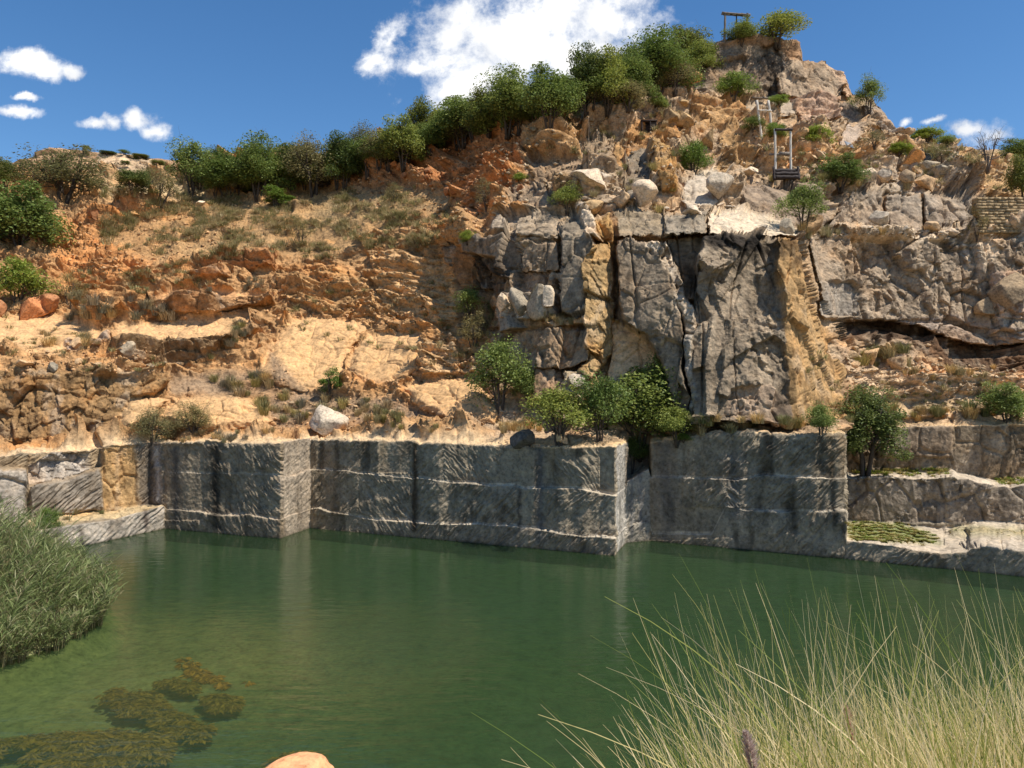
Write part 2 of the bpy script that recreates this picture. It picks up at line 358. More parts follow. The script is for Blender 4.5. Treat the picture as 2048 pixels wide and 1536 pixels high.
# --- middle: cliff around the pillar
R_ = lambda *a, **k: region(*a, **{**dict(soft=2.5), **k})
R_([(1065,362),(1060,300),(1075,272),(1120,248),(1160,240),(1168,262),(1150,300),(1168,320),(1165,362)], 'rock', (.46,.28,.13), 1.4)
R_([(1064,322),(1100,316),(1164,320),(1166,358),(1120,366),(1070,368)], 'face', (.34,.24,.15), 1.3)
R_([(1168,300),(1180,282),(1205,280),(1216,292),(1220,338),(1190,340),(1168,334)], 'face', (.36,.27,.18), 1.6)
R_([(1226,288),(1249,284),(1250,362),(1228,358)], 'face', (.44,.27,.12), .9)
R_([(1250,270),(1300,262),(1345,268),(1350,305),(1310,312),(1252,308)], 'rock', (.46,.26,.11), 1.0)
R_([(1252,310),(1292,306),(1300,330),(1296,395),(1250,398)], 'face', 'grey', 2.0)
R_([(1292,312),(1330,318),(1352,372),(1350,400),(1318,400),(1302,360)], 'rock', 'ochre', 1.2, tx=-2.5)
R_([(1350,280),(1385,285),(1390,330),(1360,360),(1352,330)], 'rock', (.34,.24,.14), -.3)
R_([(1360,400),(1372,362),(1400,342),(1432,335),(1450,352),(1448,392),(1420,418),(1375,420)], 'slab', 'lgrey', 1.6)
R_([(1425,340),(1438,268),(1455,252),(1475,258),(1492,300),(1498,352),(1462,352)], 'rock', (.45,.29,.14), 1.3, tx=1.0)
R_([(1400,215),(1470,195),(1500,250),(1430,262),(1370,270),(1370,235)], 'rock', (.46,.29,.14), .5)
R_([(1165,420),(1170,365),(1225,350),(1250,400),(1330,400),(1360,418),(1330,430),(1230,430)], 'rock', (.46,.36,.25), .7)
R_([(1021,376),(1060,372),(1108,374),(1112,421),(1060,420),(1022,420)], 'face', (.34,.26,.18), 1.3)
R_([(1112,376),(1165,385),(1168,424),(1115,422)], 'rock', (.33,.23,.13), .8)
R_([(984,470),(995,440),(1030,430),(1122,428),(1118,476),(1040,478)], 'face', (.36,.29,.21), 1.0)
R_([(926,482),(960,476),(1032,474),(1036,520),(1030,560),(985,550),(938,515)], 'face', (.22,.17,.12), 1.0)
R_([(935,505),(1000,520),(1030,560),(1000,600),(960,570)], 'rock', 'dark', -.3, cs=.8)
R_([(1036,482),(1114,486),(1116,542),(1038,544)], 'face', (.33,.25,.17), 1.3)
R_([(1040,546),(1108,544),(1104,588),(1044,592)], 'face', (.29,.20,.13), .9)
R_([(1000,600),(1040,585),(1110,590),(1115,640),(1060,640),(1000,640)], 'rock', 'lgrey', .8)
# pillar: dark front, ochre flank falling back to the right
R_([(1118,622),(1121,520),(1124,452),(1143,420),(1160,432),(1186,470),(1196,500),(1176,522),(1176,622),(1150,632)], 'face', (.28,.235,.175), 2.6, tx=1.2)
R_([(1150,420),(1165,418),(1186,440),(1200,480),(1176,470)], 'rock', 'pale', 2.6)
R_([(1166,530),(1190,490),(1215,480),(1232,560),(1240,640),(1222,700),(1200,720),(1168,690)], 'rock', (.40,.28,.14), 1.7, tx=-3.6)
R_([(1190,450),(1228,440),(1232,560),(1216,490),(1200,480)], 'rock', (.46,.30,.13), .5)
R_([(1224,436),(1236,440),(1238,640),(1226,640)], 'rock', 'brown', -1.4)
# lower pillar
R_([(1070,742),(1075,690),(1088,655),(1106,650),(1172,652),(1186,668),(1176,720),(1140,730)], 'face', (.33,.25,.17), 2.0, tx=.8)
R_([(1084,645),(1170,628),(1180,650),(1106,652)], 'dirt', (.50,.36,.22), 1.6)
R_([(1172,655),(1200,680),(1205,720),(1180,760),(1150,742),(1176,720)], 'rock', 'ochre', 1.8, tx=-1.5)
R_([(1072,740),(1120,735),(1130,760),(1110,800),(1070,800)], 'face', (.36,.24,.15), 1.3)
R_([(1130,745),(1165,740),(1185,770),(1165,810),(1140,850),(1105,830),(1118,780)], 'rock', (.44,.35,.23), 1.6, tx=-1)
R_([(1170,730),(1225,690),(1215,790),(1190,820),(1165,830)], 'rock', (.42,.29,.15), .4, tx=-2)
# hollow under the arch and the fin
R_([(1222,640),(1250,652),(1290,682),(1318,725),(1330,790),(1322,862),(1196,862),(1202,780),(1218,720)], 'slab', (.64,.46,.28), -1.3, cs=.95)
R_([(1232,478),(1262,474),(1296,482),(1318,478),(1330,500),(1352,560),(1362,650),(1376,800),(1366,848),(1342,800),(1324,728),(1292,672),(1246,640),(1236,560)], 'face', (.275,.225,.165), 2.4, tx=.6)
R_([(1316,476),(1332,478),(1352,530),(1378,600),(1420,640),(1425,850),(1366,850),(1376,790),(1362,650),(1344,560)], 'rock', (.40,.37,.32), 2.5, tx=.6)
R_([(1330,476),(1412,476),(1408,540),(1402,600),(1376,602),(1350,526)], 'face', (.21,.175,.13), 1.1)
R_([(1290,478),(1330,476),(1350,530),(1330,540),(1312,500),(1290,492)], 'rock', 'pale', .4)
# great face
R_([(1396,545),(1402,482),(1440,474),(1562,476),(1572,540),(1590,660),(1606,842),(1500,848),(1392,845),(1384,700),(1390,600)], 'feather', (.32,.26,.19), 2.9, tx=.4)
R_([(1460,780),(1540,770),(1600,800),(1606,842),(1500,846),(1450,836)], 'face', (.38,.29,.21), .1)
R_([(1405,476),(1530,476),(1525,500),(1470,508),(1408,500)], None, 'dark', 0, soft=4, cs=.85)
R_([(1548,476),(1604,476),(1616,560),(1650,660),(1690,740),(1694,840),(1590,845),(1572,660),(1556,540)], 'face', (.44,.29,.14), 1.8, tx=-3.6)
# cap rock
R_([(1232,432),(1330,430),(1330,470),(1234,468)], 'face', (.33,.27,.19), 1.7)
R_([(1330,432),(1412,428),(1414,470),(1328,470)], 'face', (.31,.27,.21), 3.2)
R_([(1416,428),(1470,425),(1530,430),(1570,445),(1602,470),(1540,474),(1418,471)], 'slab', (.54,.46,.35), 3.4, ty=-2)
# upper bench wall
R_([(1476,420),(1478,368),(1560,364),(1640,366),(1652,384),(1646,470),(1604,462),(1540,432)], 'face', (.32,.25,.185), .9)
R_([(1650,472),(1668,425),(1700,384),(1740,380),(1800,388),(1960,394),(1956,440),(1940,470),(1800,474),(1720,474)], 'face', (.36,.30,.235), 1.6)
for x_ in (1772, 1842): R_([(x_-3,384),(x_+3,384),(x_+5,468),(x_-1,468)], None, 'brown', -.8, soft=1)
R_([(1955,392),(2060,385),(2060,460),(1960,455)], 'strata', (.34,.245,.14), 0)
R_([(1600,290),(1720,270),(1880,330),(1860,375),(1640,355),(1500,355),(1500,300)], 'strata', (.50,.345,.20), .2, soft=8)
R_([(1700,330),(1780,320),(1900,345),(1930,390),(1800,388),(1690,372)], 'rock', (.48,.39,.29), .6)
R_([(1880,300),(2060,315),(2060,390),(1950,392),(1900,370)], 'dirt', (.46,.31,.16), 0, soft=8)
# right cliff
R_([(1612,478),(1700,470),(1900,474),(2260,474),(2260,660),(2000,665),(1940,650),(1850,640),(1650,640),(1630,560)], 'rock', (.36,.29,.215), 1.3)
R_([(1615,470),(1720,466),(1940,462),(2260,460),(2260,482),(1940,480),(1720,484)], None, 'pale', 0, cs=.7)
R_([(1640,562),(1700,562),(1716,585),(1720,632),(1648,630)], 'face', (.36,.32,.27), 1.5)
R_([(1930,470),(1985,470),(2000,500),(1975,540),(1940,530)], 'rock', 'pale', .6)
R_([(1985,545),(2060,535),(2060,640),(1990,640)], 'rock', (.50,.38,.29), 1.5)
R_([(1780,640),(1900,628),(2060,665),(2060,690),(1960,690),(1850,665)], 'rock', (.33,.27,.22), 1.0)
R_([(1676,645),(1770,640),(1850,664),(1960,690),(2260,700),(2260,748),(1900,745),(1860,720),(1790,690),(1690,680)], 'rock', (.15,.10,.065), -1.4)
R_([(1680,690),(1800,690),(1880,745),(1700,735)], 'rock', (.50,.37,.25), .3)
R_([(1690,735),(1860,745),(2260,750),(2260,832),(1980,830),(1760,838),(1700,800)], 'strata', (.58,.43,.28), .5)
R_([(1740,800),(2260,800),(2260,838),(1740,845)], 'dirt', (.40,.30,.17), 0, cs=.7)
# summit
R_([(1384,186),(1396,120),(1430,84),(1500,74),(1604,90),(1608,124),(1565,150),(1552,198),(1460,200)], 'rock', (.34,.27,.20), .6)
R_([(1400,100),(1432,84),(1500,74),(1600,88),(1606,122),(1552,116),(1540,96),(1470,90)], None, (.36,.235,.145), 0, soft=5, cs=.8)
R_([(1525,92),(1560,96),(1566,190),(1538,190),(1530,140)], None, 'dark', -.6, soft=6, cs=.8)
R_([(1430,100),(1530,96),(1545,190),(1400,190),(1400,140)], None, (.12,.09,.06), 0, soft=12, cs=.45)
R_([(1560,190),(1556,152),(1585,122),(1650,126),(1682,140),(1692,168),(1668,198),(1640,200),(1590,196)], 'face', (.40,.31,.22), 2.2, ty=.5)
R_([(1644,128),(1690,148),(1705,188),(1690,200),(1680,160)], 'rock', 'pink', 1.0)
R_([(1575,195),(1640,192),(1672,196),(1690,240),(1600,248)], 'rock', (.47,.33,.24), 1.6)
R_([(1672,205),(1718,206),(1720,250),(1672,240)], 'face', (.25,.22,.19), 1.4)
R_([(1724,214),(1768,212),(1790,262),(1780,278),(1726,262)], 'rock', (.33,.28,.23), 1.6)
R_([(1500,210),(1585,206),(1592,232),(1500,236),(1470,225)], 'slab', (.36,.30,.23), 1.6)
R_([(1560,246),(1720,244),(1726,256),(1560,258)], 'slab', (.42,.30,.19), 1.8)
R_([(1668,250),(1700,246),(1718,270),(1712,296),(1680,290)], 'slab', (.38,.31,.25), 1.5)
R_([(1795,262),(1830,268),(1836,290),(1800,300)], 'slab', (.48,.34,.21), 1.2)
# --- benches between the cut walls (tops), stains, sunlight painted on steps and sides
region([(-60,1040),(330,1000),(330,1020),(60,1062),(-60,1078)], 'dirt', (.48,.36,.20), rows_=(2.02,3.0), soft=4)
for e in ((2.0,3.0),(4.0,5.0)):
    for (x0,x1) in ((1692,2260),): region([(x0,900),(x1,900),(x1,1130),(x0,1130)], 'slab', (.45,.37,.27), rows_=e, soft=2)
region([(1690,1040),(1800,1045),(1860,1070),(1880,1085),(1700,1080)], 'dirt', (.17,.19,.065), rows_=(2.1,3.0), soft=10, cs=.9)
region([(1900,1050),(2260,1050),(2260,1075),(1900,1072)], 'dirt', (.32,.28,.14), rows_=(2.1,3.0), soft=10, cs=.7)
m = (grow > 5.95) & (grow < 7.0); e = sstep(5.95, 6.0, grow)*(1-sstep(6.12, 6.5, grow+warp*.25))*m
for t in TYPES: Wt[t] *= 1-e
Wt['slab'] += e; ALB[:] = ALB*(1-e[:, None])+np.array((.56,.40,.23))*e[:, None]
for e in ((2.0,3.0),(4.0,5.0)):
    m = (grow > e[0]-.02) & (grow < e[1]+.05) & (gpx > 335) & (gpx < 1690); ALB[m] = np.array((.44,.37,.27))  # step tops painted pale to strengthen their sunlit lines
CR = dict(soft=3, rows_=(0, 6.05))
region([(-200,900),(0,915),(205,893),(330,884),(330,1012),(205,1022),(0,1062),(-200,1080)], None, (.36,.245,.13), soft=4, rows_=(3.0,6.05), cs=.6)
region([(-60,940),(52,941),(54,1062),(-60,1070)], 'face', (.36,.31,.25), .4, **CR)
region([(58,975),(130,962),(200,938),(206,1018),(60,1040)], None, (.24,.215,.18), .5, **CR)
region([(60,930),(100,908),(175,905),(180,940),(130,960),(60,972)], 'rock', (.42,.36,.29), .6, **CR)
region([(203,900),(268,890),(275,1010),(205,1020)], 'face', (.40,.255,.115), 0, **CR)
region([(272,890),(330,884),(330,1008),(280,1010)], None, (.12,.10,.08), 0, **CR)
region([(1250,964),(1298,938),(1300,1081),(1251,1088)], 'cut', (.29,.255,.20), 0, **CR)
region([(1232,890),(1250,886),(1250,1088),(1230,1108)], 'cut', (.42,.38,.32), 0, **CR)  # narrow side face, sunlight put into a lighter colour
region([(562,884),(619,876),(619,1056),(561,1078)], 'cut', (.40,.33,.25), 0, **CR)  # sunlit side of the notch, painted lighter than the fronts
region([(1694,855),(2260,848),(2260,960),(1694,955)], 'face', (.24,.18,.115), 0, soft=2, rows_=(5.02,6.05))
region([(1694,955),(2260,960),(2260,1050),(1694,1045)], 'face', (.25,.20,.145), 0, soft=2, rows_=(3.02,4.02))
region([(1770,856),(1905,852),(1905,915),(1760,915)], 'face', (.25,.19,.13), .2, **CR)
region([(55,1066),(330,1012),(330,1057),(55,1115)], None, (.44,.40,.34), 0, soft=3, rows_=(0,2.0))  # low wall turned to the sun, its brightness painted in
# ------------------------------------------------------------------ relief
exec_noise = None
ray = P0-np.array([0, 0, EYE]); ray /= np.linalg.norm(ray, axis=1)[:, None]
PUSH *= sstep(0.5, 1.2, grow)
PP = P0-ray*PUSH[:, None]
lim = .55*sstep(14.8, 15.3, grow)+.45*sstep(15.5, 16.0, grow)                       # fade relief behind the skyline
disp = np.zeros(nv, np.float32); crack = np.zeros(nv, np.float32)
def on(w, f):
    idx = np.nonzero(w > .01)[0]
    if len(idx): disp[idx] += w[idx]*f(PP[idx].astype(np.float32), idx)
wq = (fbm(PP*.35, 3, 40)*.35).astype(np.float32)[:, None]
def f_rock(p, i):
    q = p+wq[i]
    a, c = facets(q*np.array([.31, .31, .24]), 1, 1.0); b, c2 = facets(q*np.array([.95, .95, .75])+3, 2); d, c3 = facets(q*np.array([2.4, 2.4, 1.9])+7, 3)
    sl = sstep(.35, .65, NRM[i, 2]); am = 1-.5*sl; up = (grow[i] > 9.6) | (gpx[i] > 1695) | (gpx[i] < 1010)
    return a*.85*am+b*.28*am*am+d*.10*am+fbm(p*1.5, 3, 41)*.06-c*.22-c2*.10+.8*terr(p, i)*sl*up
def f_strata(p, i):
    q = p+wq[i]*.6; q[:, 2] += q[:, 0]*.05
    a, c = facets(q*np.array([.45, .45, 1.3]), 4, .8); b, c2 = facets(q*np.array([1.1, 1.1, 3.2])+2, 5); d, c3 = facets(q*np.array([2.6, 2.6, 6.5])+2, 6)
    return a*.42+b*.24+d*.10+fbm(p*.8, 3, 42)*.25-c*.12+terr(p, i)
def terr(p, i):
    hz = np.hypot(NRM[i, 0], NRM[i, 1]); cot = (np.abs(NRM[i, 2])/(hz+.05)).clip(0, 1.8)
    wv_ = fbm(np.stack([p[:, 0]*.12, p[:, 1]*.05, p[:, 2]*.15], 1), 3, 90)*2.2+p[:, 0]*.03
    out_ = 0
    for (h, k, o) in ((2.3, .85, 0), (.75, .55, .3)):
        z = p[:, 2]/h+wv_/h+o; f = z-np.floor(z)
        f = f*(1-sstep(.86, 1.0, f))
        mod = sstep(-.35, .15, fbm(np.stack([p[:, 0]*.25, p[:, 1]*.1, np.floor(z)*3.3], 1), 2, 91))
        out_ = out_+f*h*cot*k*mod
    return out_
def f_slab(p, i):
    q = p+wq[i]
    a, c = facets(q*np.array([.30, .30, .4])+9, 7, .35); b, c2 = facets(q*np.array([.55, .55, .8])+9, 17, .6)
    return a*.16+b*.07-.14*c2**2+fbm(p*.45, 3, 43)*.22+fbm(p*3.5, 3, 44)*.045-c*.10
def f_dirt(p, i):
    b, c2 = facets(p*np.array([1.7, 1.7, 2.2])+2, 8, .9); d, c3 = facets(p*4.2, 9)
    g, _ = facets(p*.6+4, 19, .9)
    m = sstep(0, .35, fbm(p*.4, 2, 45))
    return fbm(p*.5, 4, 46)*.40+b*.10*(.35+m)+np.maximum(d, 0)*.10+g*.15*m+.4*terr(p, i)*m*sstep(8.3, 9, grow[i])
def f_face(p, i):
    q = p+wq[i]
    a, c = facets(q*np.array([.5, .5, .35])+5, 10, .5); b, c2 = facets(q*np.array([1.6, 1.6, 1.1]), 20, .9)
    r = sstep(.02, .3, fbm(p*.7, 3, 47))
    d, _ = facets(p*np.array([3.2, 3.2, 2.2])+3, 21)
    g, _ = facets(p*np.array([.26, .26, .13])+2.2, 34, 1.2)
    return g*.42*(grow[i] > 7)+a*.20+fbm(p*np.array([1.2, 1.2, .8]), 3, 47)*.08+b*.16*(.15+r)+d*.07*(.2+r)+fbm(p*6, 2, 48)*.05*(.3+r)-c*.14
def f_feather(p, i):
    s = p[:, 0]; z = p[:, 2]
    q = (s*.80+z*.60)+fbm(p*.45, 3, 49)*1.5
    al = (-s*.60+z*.80)
    r = perlin(np.stack([q*.55, al*.25, q*0], 1), 50)+.55*perlin(np.stack([q*1.5, al*.7, q*0+3], 1), 51)+.35*perlin(np.stack([q*3.6, al*1.6, q*0+5], 1), 52)
    a, c = facets((p+wq[i])*np.array([.33, .33, .25])+1, 11, .9)
    m = sstep(-.25, .25, fbm(p*.3+8, 2, 54))
    b, _ = facets((p+wq[i]*.5)*np.array([.9, .9, .6])+4, 28, 1.2); g, _ = facets(p*np.array([.22, .22, .10])+6.4, 33, 1.4)
    return g*.95+(1-np.abs(r))*.34*m+a*.8+b*.32*(.3+m)+facets(p*np.array([2.0, 2.0, 1.5]), 18)[0]*.16*m+fbm(p*5, 3, 53)*.08*m
def sgn_map(i):
    x, y = gpx[i], gpy[i]; s = np.ones(len(i), np.float32); am = np.ones(len(i), np.float32)
    s[(x > 330) & (x < 565)] = -1
    s[(x > 718) & (x < 832) & (y > 945)] = -1
    s[(x > 888) & (x < 1000) & (y < 965)] = -1
    s[(x > 1090) & (x < 1228) & (y < 985)] = -1
    s[(x > 1455) & (x < 1480) & (y > 955) & (y < 1015)] = -1
    sm = lambda x0, x1, y0, y1: (x > x0) & (x < x1) & (y > y0) & (y < y1)
    for b in ((1000,1110,890,975),(1042,1095,975,1060),(1290,1366,860,1080),(760,830,880,945),(330,410,890,1040),(1200,1228,890,990),(1300,1500,1015,1075)):
        am[sm(*b)] *= .25
    am[(x > 566) & (x < 619)] *= .35; am[(x > 1230) & (x < 1250)] *= .3
    for b in ((720,822,960,1040),(630,718,945,1030),(840,1035,965,1050),(1385,1690,870,1020),(1500,1690,1020,1115),(1110,1228,1000,1075),(430,560,890,1030),(60,205,940,1020)):
        am[sm(*b)] *= 1.35
    return s, am
def f_cut(p, i):
    s, am = sgn_map(i)
    along = p[:, 0]*1.07; z = p[:, 2]
    th = .62
    q = -s*along*np.sin(th+.25)+z*np.cos(th+.25)+fbm(np.stack([along*.35, z*.5, z*0], 1), 2, 60)*.22+fbm(np.stack([along*2.2, z*2.2, z*0], 1), 2, 62)*.06
    t = s*along*np.cos(th)+z*np.sin(th)
    r = perlin(np.stack([q*5.4, t*.7, q*0], 1), 55); r2 = perlin(np.stack([q*11., t*1.6, q*0+2], 1), 56)
    rid = (1-np.abs(r)*1.8)*.085+(1-np.abs(r2)*1.6)*.05
    patch = .55+.9*sstep(-.3, .3, fbm(np.stack([along*.3, z*.6, z*0], 1), 3, 57))
    low = fbm(np.stack([along*.4, z*.5, z*0], 1), 3, 58)*.07
    return rid*am*patch+low+fbm(p*5, 2, 59)*.025
stretch = sstep(1600, 1606, gpx)*sstep(1668, 1645, gpx)*sstep(8.3, 8.8, grow)*sstep(10.1, 9.9, grow); Wt['face'] += Wt['rock']*stretch*.6; Wt['rock'] *= 1-stretch
on(Wt['rock'], f_rock); on(Wt['strata'], f_strata); on(Wt['slab'], f_slab); on(Wt['dirt'], f_dirt)
on(Wt['face'], f_face); on(Wt['feather'], f_feather); on(Wt['cut'], f_cut)
# upright joints that run through the whole cliff
jn = perlin(np.stack([PP[:, 0]*.34+.15*wq[:, 0], PP[:, 1]*.1, PP[:, 2]*.05], 1), 63); jn2 = perlin(np.stack([PP[:, 0]*.1, PP[:, 1]*.05, PP[:, 2]*.34+PP[:, 0]*.03+.08*wq[:, 0]], 1), 64)
jm = sstep(1000, 1060, gpx)*sstep(7.5, 8.2, grow)*(NRM[:, 2] < .6)*(Wt['rock']+Wt['face']+Wt['feather']).clip(0, 1)
disp -= (jm*(.30*np.exp(-(jn/.018)**2)+.05*np.exp(-(jn2/.014)**2))).astype(np.float32)
fadeb = sstep(0.0, 0.4, grow)
NN = NRM.copy()
lowcut = (grow < 6.05)
# the sawn walls are pushed out horizontally so that their joints stay level
hn = NN.copy(); hn[:, 2] *= .15; hn /= np.linalg.norm(hn, axis=1)[:, None]+1e-9
NN = np.where(lowcut[:, None], hn, NN)
fl = (Wt['rock']+Wt['strata']+Wt['feather']+.5*Wt['dirt']).clip(0, 1)*(~lowcut)
h2 = NN.copy(); h2[:, 2] *= .35; NN = NN*(1-fl[:, None])+h2*fl[:, None]; NN /= np.linalg.norm(NN, axis=1)[:, None]+1e-9
scale_d = np.where(grow > 11.5, 1.3, 1.0)*(1-lim*.8)*fadeb
PF = PP+NN*(disp*scale_d)[:, None]

# ------------------------------------------------------------------ rock colour (pigments, lichen, water stains; cliff faces darkened for grazing light)
n_lo = fbm(P0*.12, 3, 70); n_md = fbm(P0*.6, 4, 71); n_hi = fbm(P0*2.6, 3, 72)
ALB *= (1+(.45*n_md+.40*n_hi)*(1-.65*Wt['slab']))[:, None].clip(.4, 1.7)
orange = sstep(-.05, .45, fbm(P0*.28, 3, 73))*(Wt['rock']+Wt['strata']+.6*Wt['face']+Wt['dirt'])
ALB[:] = ALB*(1-orange[:, None]*.45)+ALB*np.array([1.25, .92, .58])*orange[:, None]*.45
st = fbm(P0*np.array([1.1, 1.1, .10]), 4, 74); st2 = fbm(P0*.35+3, 3, 75)
ALB *= (1-.16*(Wt['face']*(~lowcut)+Wt['feather']+.55*Wt['rock']).clip(0, 1)*sstep(1000, 1080, gpx))[:, None]  # cliff faces painted darker to imitate the grazing light on them
stain = sstep(.02, .34, st)*sstep(-.2, .25, st2)*(Wt['rock']*.65+Wt['face']*.8+Wt['cut']*.85+Wt['feather']*.35).clip(0, 1)*(gpx < 4000)
ALB *= (1-.74*stain)[:, None]
pale = sstep(.08, .4, fbm(P0*np.array([.9, .9, .35])+9, 4, 76))*(Wt['rock']+Wt['face']+Wt['feather']).clip(0, 1)
ALB[:] = ALB*(1-.34*pale[:, None])+np.array([.50, .41, .30])*.34*pale[:, None]
rust = sstep(.05, .4, fbm(P0*np.array([.6, .6, .18])+4, 4, 77))*Wt['cut']*sstep(3.5, 6, grow)
ALB[:] = ALB*(1-.55*rust[:, None])+np.array([.24, .15, .07])*.55*rust[:, None]
warmleft = Wt['cut']*sstep(900, 600, gpx)*.4
ALB[:] = ALB*(1-warmleft[:, None])+np.array([.27, .20, .125])*warmleft[:, None]*(1+.5*n_md[:, None])
def streak(x0, w, y0, y1, c, k):
    mm = np.exp(-((gpx+warp2*5-x0)/w)**2)*sstep(y0-8, y0+8, gpy)*sstep(y1+8, y1-8, gpy)*lowcut*k
    ALB[:] = ALB*(1-mm[:, None])+np.array(c)*mm[:, None]
for a in ((831,7,885,1065,(.05,.03,.015),.9),(433,12,888,1060,(.035,.028,.02),.9),(352,9,890,1050,(.06,.055,.05),.8),(318,6,895,1010,(.45,.43,.40),.6),(300,9,900,1010,(.05,.045,.04),.7),(1080,8,890,1090,(.08,.085,.09),.6),
          (1330,25,880,1080,(.10,.10,.10),.5),(1470,22,900,1040,(.09,.09,.09),.5),(110,7,1058,1095,(.08,.06,.05),.8),(160,5,1055,1085,(.10,.08,.06),.7),(290,6,1020,1060,(.07,.05,.04),.8),(1040,3,975,1060,(.05,.045,.04),.8),(1262,4,940,1080,(.12,.12,.12),.6),(1280,4,940,1060,(.16,.16,.16),.6)):
    streak(*a)
wl = np.exp(-np.maximum(P0[:, 2], 0)/.10)*lowcut
ALB[:] = ALB*(1-.75*wl[:, None])+np.array([.055, .045, .028])*.75*wl[:, None]
cool = sstep(960, 1040, gpx)*(~lowcut); ALB *= 1+cool[:, None]*np.array([.03, -.03, -.11])
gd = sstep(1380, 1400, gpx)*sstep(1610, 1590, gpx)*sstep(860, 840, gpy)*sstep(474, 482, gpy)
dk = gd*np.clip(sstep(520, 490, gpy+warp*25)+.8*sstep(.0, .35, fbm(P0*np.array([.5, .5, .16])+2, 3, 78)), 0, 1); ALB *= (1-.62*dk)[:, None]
uw = sstep(.02, -.06, P0[:, 2])*lowcut; ALB[:] = ALB*(1-uw[:, None])+np.array([.06, .11, .05])*uw[:, None]
ALB = np.concatenate([ALB.clip(.015, .85), (1-.8*Wt['slab']-.3*Wt['cut']-.3*Wt['face']).clip(.15, 1)[:, None]], 1)

# ------------------------------------------------------------------ meshes
M_rock = rock_mat('quarry_rock')
def faces_of(r0, r1, c0=0, c1=NC-1):
    r = np.arange(r0, r1)[:, None]; c = np.arange(c0, c1)[None]
    a = (r*NC+c).ravel(); return np.stack([a, a+1, a+NC+1, a+NC], 1)
def sub(name, Q):
    u, inv = np.unique(Q, return_inverse=True)
    o = link(name, mesh_np(name, PF[u], [inv.reshape(Q.shape)], M_rock, col=ALB[u]))
    return tag(o, kind='structure')
rTE = ROW['TE']+2
cm = int(np.searchsorted(PX, 965))
sub('quarry_wall', faces_of(0, rTE))
sub('hillside', faces_of(rTE, NR-1, 0, cm))
sub('cliff', faces_of(rTE, NR-1, cm, NC-1))

# ------------------------------------------------------------------ where things stand: visible surface by direction
CELL = 4.0; GW, GH = int(2460/CELL), int(1300/CELL)
dpx = PF[:, 0]/PF[:, 1]*F+CX; dpy = CY-(PF[:, 2]-EYE)/PF[:, 1]*F
sel = np.nonzero((grow < 15.97) & (grow > 1.0))[0]
ci = ((dpx[sel]+205)/CELL).astype(int).clip(0, GW-1); ri = (dpy[sel]/CELL).astype(int).clip(0, GH-1)
key = ri*GW+ci; order = np.argsort(-PF[sel, 1], kind='stable')
ZB = np.full(GW*GH, -1, np.int64); ZB[key[order]] = sel[order]
def ground(px, py, sink=0.0):
    c = int((px+205)/CELL); r = int(py/CELL)
    for k in range(0, 60):
        for s in ((0,) if k == 0 else (k, -k) if k < 4 else (k,)):
            if 0 <= r+s < GH and ZB[(r+s)*GW+min(max(c, 0), GW-1)] >= 0:
                p = PF[ZB[(r+s)*GW+c]].copy(); p[2] -= sink; return p
    best = None; dbest = 1e9
    q = np.nonzero(ZB >= 0)[0]; dd = np.abs(q//GW-r)+np.abs(q % GW-c)*.7; p = PF[ZB[q[np.argmin(dd)]]].copy(); p[2] -= sink
    return p
def slabness(px, py):
    v = ZB[int(py/CELL)*GW+int((px+205)/CELL)]; return 0 if v < 0 else Wt['slab'][v]
def slope_up(px, py):
    c = int((px+205)/CELL); r = int(py/CELL); v = ZB[r*GW+c]
    return 0 if v < 0 else NRM[v, 2]
# ------------------------------------------------------------------ water, bed, near bank, sky
def sheet(name, x0, x1, y0, y1, nx, ny, zf, mat, smooth=True, col=None):
    X, Y = np.meshgrid(np.linspace(x0, x1, nx), np.linspace(y0, y1, ny))
    p = np.stack([X.ravel(), Y.ravel(), np.zeros(X.size)], 1); p[:, 2] = zf(p)
    a = (np.arange(ny-1)[:, None]*nx+np.arange(nx-1)[None]).ravel()
    return link(name, mesh_np(name, p, [np.stack([a, a+1, a+nx+1, a+nx], 1)], mat, smooth, col=None if col is None else col(p)))
m, nt, out = new_mat('pond_water'); L = nt.links.new
pos = N(nt, 'ShaderNodeNewGeometry').outputs['Position']
def wv(scale, detail, sx=1, sy=1, rough=.5):
    mp = N(nt, 'ShaderNodeMapping'); mp.inputs['Scale'].default_value = (sx, sy, 1); L(pos, mp.inputs[0])
    n = N(nt, 'ShaderNodeTexNoise', i_Scale=scale, i_Detail=detail, i_Roughness=rough); L(mp.outputs[0], n.inputs['Vector']); return n.outputs['Fac']
fine = wv(7.0, 3, .7, 1.6); mid = wv(1.3, 2, .6, 1.5)
patch = wv(.13, 2, .8, 1.0)
# a puff of wind ruffles one patch of the pond
vd = N(nt, 'ShaderNodeVectorMath', operation='SUBTRACT'); L(pos, vd.inputs[0]); vd.inputs[1].default_value = (-4.6, 29.5, 0)
vs = N(nt, 'ShaderNodeVectorMath', operation='MULTIPLY'); L(vd.outputs[0], vs.inputs[0]); vs.inputs[1].default_value = (1/4.2, 1/7.0, 0)
vl = N(nt, 'ShaderNodeVectorMath', operation='LENGTH'); L(vs.outputs[0], vl.inputs[0])
gust = N(nt, 'ShaderNodeMapRange', interpolation_type='SMOOTHSTEP'); gust.inputs[1].default_value = 1.1; gust.inputs[2].default_value = .1; L(vl.outputs['Value'], gust.inputs[0])
pm = N(nt, 'ShaderNodeMapRange'); pm.inputs[1].default_value = .42; pm.inputs[2].default_value = .65; pm.inputs[3].default_value = .25; pm.inputs[4].default_value = 1.0; L(patch, pm.inputs[0])
ad = N(nt, 'ShaderNodeMath', operation='MULTIPLY_ADD'); L(gust.outputs[0], ad.inputs[0]); ad.inputs[1].default_value = 2.6; L(pm.outputs[0], ad.inputs[2])
